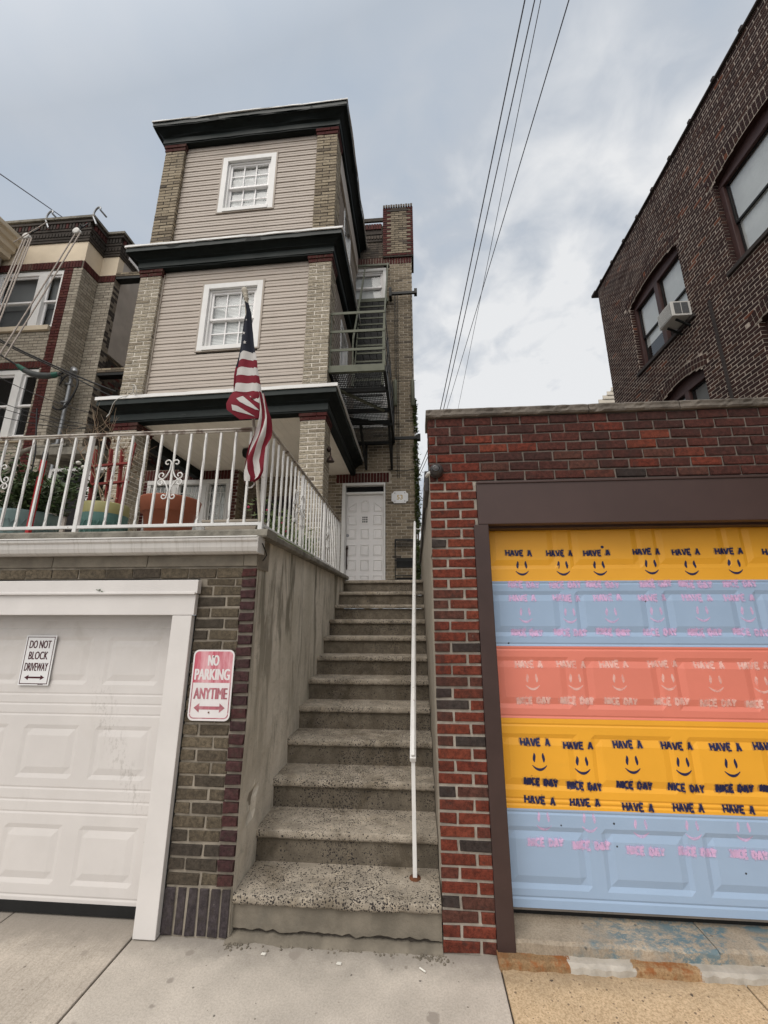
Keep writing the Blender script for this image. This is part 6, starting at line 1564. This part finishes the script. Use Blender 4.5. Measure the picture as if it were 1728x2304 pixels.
# drop the running bricks where the arch rings stand proud
k.v, k.sm = k2.v, []
keep = [(f, r, m, s_) for f, r, m, s_ in zip(k2.f, k2.r, k2.m, k2.sm) if m == 1 or not arch_mask(sum(k2.v[i][1] for i in f) / len(f), sum(k2.v[i][2] for i in f) / len(f))]
k.f = [a[0] for a in keep]; k.r = [a[1] for a in keep]; k.m = [a[2] for a in keep]; k.sm = [a[3] for a in keep]
rg = random.Random(77)
for w in (WA, WB, WC, WD):
    c = (w[0] + w[1]) / 2; hw = (w[1] - w[0]) / 2 + .12; n = int(2 * hw / .074)
    for rowi in range(2):
        for i in range(n):
            def A(t, e):
                u = c - hw + 2 * hw * t; z = w[3] + RS_ * (1 - ((u - c) / hw) ** 2); tilt = (u - c) / hw * .12
                return (u + tilt * e, .012, z + e)
            t0, t1 = (i + .11) / n, (i + .89) / n; e0, e1 = .105 * rowi + .008, .105 * rowi + .094
            q = [A(t0, e0), A(t1, e0), A(t1, e1), A(t0, e1)]; b = [(x, 0, z) for x, _, z in q]
            k.add(b + q, [(4, 5, 6, 7)] + [(j, (j + 1) % 4, 4 + (j + 1) % 4, 4 + j) for j in range(4)], darkrf(c, 6, rg), 0)
    q = 24; band = []
    for e in (-.012, .215): band += [(c - hw + 2 * hw * i / q, w[3] + RS_ * (1 - ((2 * i / q) - 1) ** 2) + e) for i in range(q + 1)]
    k.add([(u, d, z) for d in (.003, -.115) for u, z in band], [(i, i + 1, q + 2 + i, q + 1 + i) for i in range(q)] , 0, 1)
    k.add([(u, d, z) for d in (.002, -.115) for u, z in band[:q + 1]], [(i, i + 1, q + 2 + i, q + 1 + i) for i in range(q)], .3, 0)
    # brick reveals
    for side in (0, 1):
        u = w[side]; z = w[2]
        while z < w[3] + .02:
            k.box(u - .03 if side == 0 else u - .004, u + .004 if side == 0 else u + .03, -.115, -.003, z + .009, z + .060, darkrf(u, z, rg)); z += .068
        k.box(u - .1 if side == 0 else u + .004, u - .004 if side == 0 else u + .1, -.115, -.001, w[2], w[3] + .06, 0, 1)
k.build('side_wall', ['dark_brick', 'mortar_pale'], DB, recalc=False)
k = MB(front(YF + .0)); k.T = lambda u, d, v: (u, YF + d, v); brickwork(k, 5.2, 12, 2.9, 10.5, rf=darkrf, seed=102); k.build('rear_wall', ['dark_brick', 'mortar_light'], DB)
k = MB(); k.box(5.75, 12, -2, YF - .01, 0, 10.40); k.box(5.205, 5.75, -2, YF - .01, 10.30, 10.41); k.box(5.205, 5.75, YF - .2, YF - .01, 0, 10.3); k.box(5.203, 5.75, -2, 1.61, 0, 10.45); k.box(5.205, 5.75, 1.6, YF - .2, 0, 4.2); k.build('house_core', 'interior_dark', DB)
k = MB()
y = 1.6; rg = random.Random(6)
while y < YF: 
    L = .61; k.box(5.150, 5.56, y, min(y + L - .012, YF + .04), 10.502, 10.545); k.box(5.140, 5.56, y + L - .07, min(y + L, YF + .05), 10.500, 10.575); y += L
k.build('coping_tiles', 'sill_dark', DB, bevel=.01)
for wi, w in enumerate((WA, WB, WC, WD)):
    u0, u1, v0, v1 = w; k = MB(FD_)
    # arched brown head board
    c = (u0 + u1) / 2; hw = (u1 - u0) / 2; n = 16; P = [(u0, v1 - .06)] + [(c - hw + 2 * hw * i / n, v1 + RS_ * (1 - ((2 * i / n) - 1) ** 2)) for i in range(n + 1)] + [(u1, v1 - .06)]
    k.prism(P, -.17, -.09, 1); k.box(u0, u1, -.20, -.075, v1 - .12, v1 - .06)
    k.box(u0 + .004, u0 + .09, -.17, -.08, v0, v1 - .12); k.box(u1 - .09, u1 - .004, -.17, -.08, v0, v1 - .12)
    if wi in (0, 2): k.box(c - .06, c + .06, -.17, -.07, v0, v1 - .12)
    wf = k.build('window', 'window_brown', DB, bevel=.006)
    spans = ((u0 + .09, c - .06), (c + .06, u1 - .09)) if wi in (0, 2) else ((u0 + .09, u1 - .09),)
    for (a, b) in spans:
        mid = (v0 + v1 - .12) / 2; k = MB(FD_)
        for (lo, hi, dd) in ((mid - .02, v1 - .12, -.13), (v0, mid + .02, -.155)):
            s_ = .028; k.box(a, a + s_, dd - .02, dd, lo, hi); k.box(b - s_, b, dd - .02, dd, lo, hi); k.box(a + s_, b - s_, dd - .02, dd, hi - s_, hi); k.box(a + s_, b - s_, dd - .02, dd, lo, lo + s_ * 1.3)
        k.build('sash', 'window_black', wf)
        k = MB(FD_)
        for (lo, hi, dd) in ((mid, v1 - .14, -.14), (v0 + .03, mid, -.165)): k.poly([(a + .02, dd, lo), (b - .02, dd, lo), (b - .02, dd, hi), (a + .02, dd, hi)])
        k.build('pane', 'glass_reflective', wf)
        k = MB(FD_); k.poly([(a + .03, -.185, (mid, v0, mid, mid)[wi] - .25 * (wi == 0)), (b - .02, -.185, (mid, v0, mid, mid)[wi] - .25 * (wi == 0)), (b - .02, -.185, v1), (a + .03, -.185, v1)]); k.build('shade', 'curtain' if wi < 2 else 'shade_grey', wf)
    k = MB(FD_); k.box(u0 - .10, u1 + .10, -.17, .045, v0 - .075, v0 - .003); k.build('window_sill', 'sill_dark', DB, bevel=.006)
AC = thing('air_conditioner', 'white window air conditioner jutting from the arched window of the dark brick house', 'air conditioner', (5.1, 6.97, 7.15))
k = MB(); k.box(4.85, 5.33, 6.76, 7.18, 7.165, 7.475); k.build('case', 'ac_white', AC, bevel=.008)
k = MB()
for i in range(13): k.box(4.842, 4.8495, 6.79, 7.15, 7.19 + i * .021, 7.19 + i * .021 + .012)
k.box(4.846, 4.8498, 6.785, 7.155, 7.183, 7.46, 0, 1); k.build('rear_grille', ['ac_white', 'ac_grille'], AC)
for q in (4.90, 5.035):
    k = MB(); k.box(q, q + .117, 6.752, 6.7595, 7.21, 7.44); k.build('side_grille', 'ac_grille', AC)
for q in (6.85, 7.10):
    k = MB(); k.bar((4.95, q, 7.15), (5.2, q, 7.00), .03); k.build('support_bracket', 'dark_iron', AC)
PV = MB(); PV.box(5.18, 5.20, 6.30, 6.36, 3, 7.1); PV.build('downpipe', 'sill_dark', DB)

# pale sided house in the gap beyond
FH = thing('sided_house', 'pale clapboard house wall just showing beyond the dark brick house', 'house', (9, 14.5, 0))
k = MB(front(14.0)); 
rise = .94
for i in range(60):
    z = 5.0 + .16 * i; ur = 10.5; ul = 6.9 + max(-.6, (z - 9.37) / rise)
    if ul < ur: k.add([(ul, .0, z), (ur, .0, z), (ur, .03, z), (ul, .03, z), (ul, .0, z + .16), (ur, .0, z + .16)], [(0, 1, 2, 3), (3, 2, 5, 4), (0, 3, 4)])
k.build('clapboards', 'far_siding', FH)
k = MB(); k.prism([(6.35, 2), (10.5, 2), (10.5, 12.9), (6.95, 9.45), (6.35, 8.85)], 14.02, 20, 1); k.build('wall', 'far_siding', FH)

# ================================================================ overhead wires and cables
def cable(name, pts, r, m, label, cat='wire', group=None, n=28, sag=0.):
    P = [Vector(p) for p in pts]; out = []
    for i in range(len(P) - 1):
        p0, p1, p2, p3 = P[max(i - 1, 0)], P[i], P[i + 1], P[min(i + 2, len(P) - 1)]
        s_ = max(4, n // (len(P) - 1))
        for q in range(s_ + (i == len(P) - 2)):
            t = q / s_; v = .5 * ((2 * p1) + (p2 - p0) * t + (2 * p0 - 5 * p1 + 4 * p2 - p3) * t * t + (3 * p1 - p0 - 3 * p2 + p3) * t ** 3)
            if sag: v = v + Vector((0, 0, -sag * 4 * (i + t) / (len(P) - 1) * (1 - (i + t) / (len(P) - 1))))
            out.append(tuple(v))
    k = MB(); k.tube(out, r, 6); o = k.build(name, m, None, tuple(P[0])); tag(o, label, cat, group); return o
G_ = 'wires crossing the sky'
cable('overhead_wire', [(1.85, -1.0, 9.9), (1.306, 3.0, 8.267), (.54, 7.2, 5.626), (.351, 7.8, 5.197), (.114, 8.3, 4.772)], .008, 'wire_grey', 'leftmost dark wire sloping down from the sky to the ivy covered corner', group=G_)
cable('overhead_wire', [(1.96, -1.0, 9.86), (1.409, 3.0, 8.25), (.592, 7.1, 5.571), (.365, 7.8, 5.079), (.126, 8.3, 4.70)], .007, 'wire_grey', 'second dark wire from the left, close beside the leftmost one', group=G_)
cable('overhead_wire', [(1.474, -3.0, 8.27), (1.473, 3.0, 8.239), (1.471, 12, 8.192), (1.468, 31, 8.1)], .005, 'wire_grey', 'thin middle wire running up the sky right of the close pair', group=G_)
cable('overhead_wire', [(2.20, -3.0, 8.195), (1.762, 3.0, 8.189), (1.10, 12, 8.176), (-.30, 31, 8.15)], .007, 'wire_grey', 'rightmost wire in the sky, widely spaced from the other three', group=G_)
cable('far_wire', [(4.2, 16, 9.05), (6.2, 16.5, 9.75), (9, 17, 10.6)], .014, 'wire_grey', 'upper of two faint wires meeting the pale clapboard house', group='faint wires by the pale house')
cable('far_wire', [(4.2, 16, 8.85), (6.2, 16.5, 9.45), (9, 17, 10.2)], .014, 'wire_grey', 'lower of two faint wires meeting the pale clapboard house', group='faint wires by the pale house')
MS = thing('service_mast', 'grey metal conduit mast with looped black cables on the left brick bay', 'mast', (-6.86, 6.74, 4.0))
k = MB(); k.tube([(-6.84, 6.74, 2.4), (-6.84, 6.74, 6.42)], .038, 12); k.build('conduit_pipe', 'galvanised', MS)
k = MB(); k.tube([(-6.84, 6.74, 6.40), (-6.82, 6.72, 6.52), (-6.76, 6.68, 6.57), (-6.70, 6.64, 6.52), (-6.68, 6.62, 6.46)], [.045, .055, .06, .055, .05], 12); k.build('weatherhead', 'galvanised', MS)
for z in (6.25, 5.85, 4.95):
    k = MB(); k.box(-6.92, -6.79, 6.69, 6.80, z, z + .035); k.build('pipe_strap', 'galvanised', MS)
k = MB(); 
for dx, ph in ((0, 0), (.03, .5)):
    k.tube([(-6.80 + dx + .23 * math.sin(t) * (1 + .2 * math.sin(2 * t + ph)), 6.60 + .03 * math.cos(t), 6.02 + .40 * math.cos(t)) for t in [i * .2618 for i in range(25)]], .014, 6)
k.tube([(-7.05, 6.62, 6.30), (-7.0, 6.58, 6.42), (-6.92, 6.62, 6.36), (-6.98, 6.60, 6.26), (-7.06, 6.6, 6.34), (-6.9, 6.6, 6.45)], .018, 6); k.build('drip_loop', 'cable_black', MS)
G2 = 'black service cables at the left'
cable('service_cable', [(-7.95, 5.6, 7.05), (-7.699, 6.0, 6.803), (-6.35, 6.1, 6.14), (-5.3, 6.0, 5.64), (-4.75, 5.5, 5.30)], .016, 'cable_black', 'thicker upper black cable running from the left edge past the mast to the green cornice', 'cable', G2)
cable('service_cable', [(-7.95, 5.6, 6.98), (-7.69, 6.0, 6.76), (-6.36, 6.08, 6.10), (-5.36, 6.0, 5.56), (-4.8, 5.5, 5.22)], .012, 'cable_black', 'lower of the close pair of black cables from the left edge to the green cornice', 'cable', G2)
SPL = thing('cable_splice', 'sagging grey cable splice wrapped in green tape beside the mast', 'cable', (-6.8, 6.0, 6.0))
k = MB(); k.tube([(-7.9, 5.8, 6.60), (-7.616, 6, 6.475), (-7.182, 6.0, 6.21)], .018, 8); k.build('cable', 'cable_black', SPL)
k = MB(); k.tube([(-7.182, 6, 6.215), (-7.05, 6, 6.12), (-6.9, 6, 6.045), (-6.72, 6, 5.99), (-6.55, 6, 5.975), (-6.42, 6, 5.99), (-6.33, 6.0, 6.01)], [.03, .045, .055, .058, .055, .045, .03], 12); k.build('sleeve', 'splice_grey', SPL)
k = MB(); k.tube([(-7.20, 6, 6.225), (-7.10, 6, 6.155), (-7.03, 6, 6.11)], [.034, .045, .052], 12); k.build('tape', 'tape_green', SPL); k = MB(); k.tube([(-6.46, 6, 5.985), (-6.36, 6, 6.003)], [.052, .042], 12); k.build('tape', 'tape_green', SPL)
G3 = 'thin black wires across the left bay'
for i, (a, b, lab) in enumerate((((-6.90, 5.4, 5.66), (-5.071, 5.4, 4.876), 'topmost thin wire sagging across the left bay to the porch'), ((-6.75, 5.4, 5.17), (-4.88, 5.4, 4.64), 'second thin wire down across the left bay'), ((-6.8, 5.4, 5.10), (-4.95, 5.4, 4.60), 'third thin wire down across the left bay'), ((-6.75, 5.4, 4.93), (-5.061, 5.4, 4.596), 'lowest thin wire across the left bay above the railing'))):
    cable('thin_wire', [a, b], .006, 'cable_black', lab, 'wire', G3, sag=.06)
# clothesline pulleys hung from the neighbour's parapet
def pulley(c, hook, ends, lab):
    t = thing('clothesline_pulley', lab, 'pulley', c, 'clothesline pulleys on the parapet')
    k = MB(); cx, cy, cz = c
    k.tube([(cx + .10, 6.46, 9.98)] + [(cx + .06 + .11 * math.cos(q), 6.40 + .09 * math.sin(q * .5), 10.30 + .16 * math.sin(q)) for q in [3.6 - .32 * i for i in range(12)]] + [(cx + .20, 6.56, 10.29)], .020, 8); k.build('hook', 'galvanised', t)
    k = MB(lambda a, b, d: (cx + b - .03, cy + d, cz + a)); k.lathe((0, 0, 0), [(.03, -.03), (.075, -.03), (.075, -.018), (.055, -.008), (.055, .008), (.075, .018), (.075, .03), (.001, .03)], 18); k.build('wheel', 'cable_white', t)
    k = MB(); k.tube([(cx + .02, cy, cz + .07), (cx + .06, cy + .05, cz + .2), (cx + .08, cy + .1, cz + .32)], .015, 6); k.tube([(cx + .03 + .03 * math.sin(q), cy, cz + .14 + .03 * math.cos(q)) for q in range(8)], .010, 5); k.build('shackle', 'dark_iron', t)
    for (dx, e_) in ends:
        k = MB(); k.tube([(cx + dx, cy, cz - .04), tuple(Vector((cx + dx, cy, cz - .04)).lerp(Vector(e_), .5) + Vector((0, 0, -.03))), e_], .012, 7); k.build('rope', 'rope', t)
pulley((-7.95, 6.2, 9.46), None, ((-.09, (-6.62, 4.9, 5.98)), (-.03, (-6.58, 4.9, 5.92)), (.04, (-6.50, 4.9, 5.75)), (.09, (-6.44, 4.9, 5.68))), 'left clothesline pulley with four ropes hanging from the neighbour house parapet')
pulley((-6.84, 6.2, 9.50), None, ((-.05, (-6.45, 5.05, 5.65)), (.05, (-6.32, 5.05, 5.68))), 'right clothesline pulley with two ropes at the parapet corner')
cable('pole_rope', [(-7.72, 6.3, 9.95), (-7.98, 6.0, 9.1)], .009, 'rope', 'short tan rope tied up beside the left pulley hook', 'rope')
cable('high_wire', [(-8.4, 5.2, 10.4), (-9.6, 9.5, 13.0), (-9.0, 12, 13.2)], .012, 'wire_grey', 'short wire crossing the sky above the left parapet', 'wire')

# ================================================================ litter on the pavement
rg = random.Random(12)
for i, (x, y, lab) in enumerate(((-.86, 2.66, 'tiny scrap of white paper left of centre below the bottom step'), (-.44, 2.63, 'tiny white scrap on the pavement midway along the bottom step'), (.0, 2.62, 'cigarette end lying near the foot of the red brick pier'))):
    k = MB(); z = .004
    if i < 2: k.prism([(x - .013, y - .005), (x + .012, y - .007), (x + .014, y + .004), (x - .008, y + .006)], z, z + .005, 2)
    else: k.tube([(x - .015, y + .012, .008), (x + .015, y - .011, .008)], .004, 8)
    o = k.build('litter', 'litter_white', None, (x, y, .002)); tag(o, lab, 'litter')
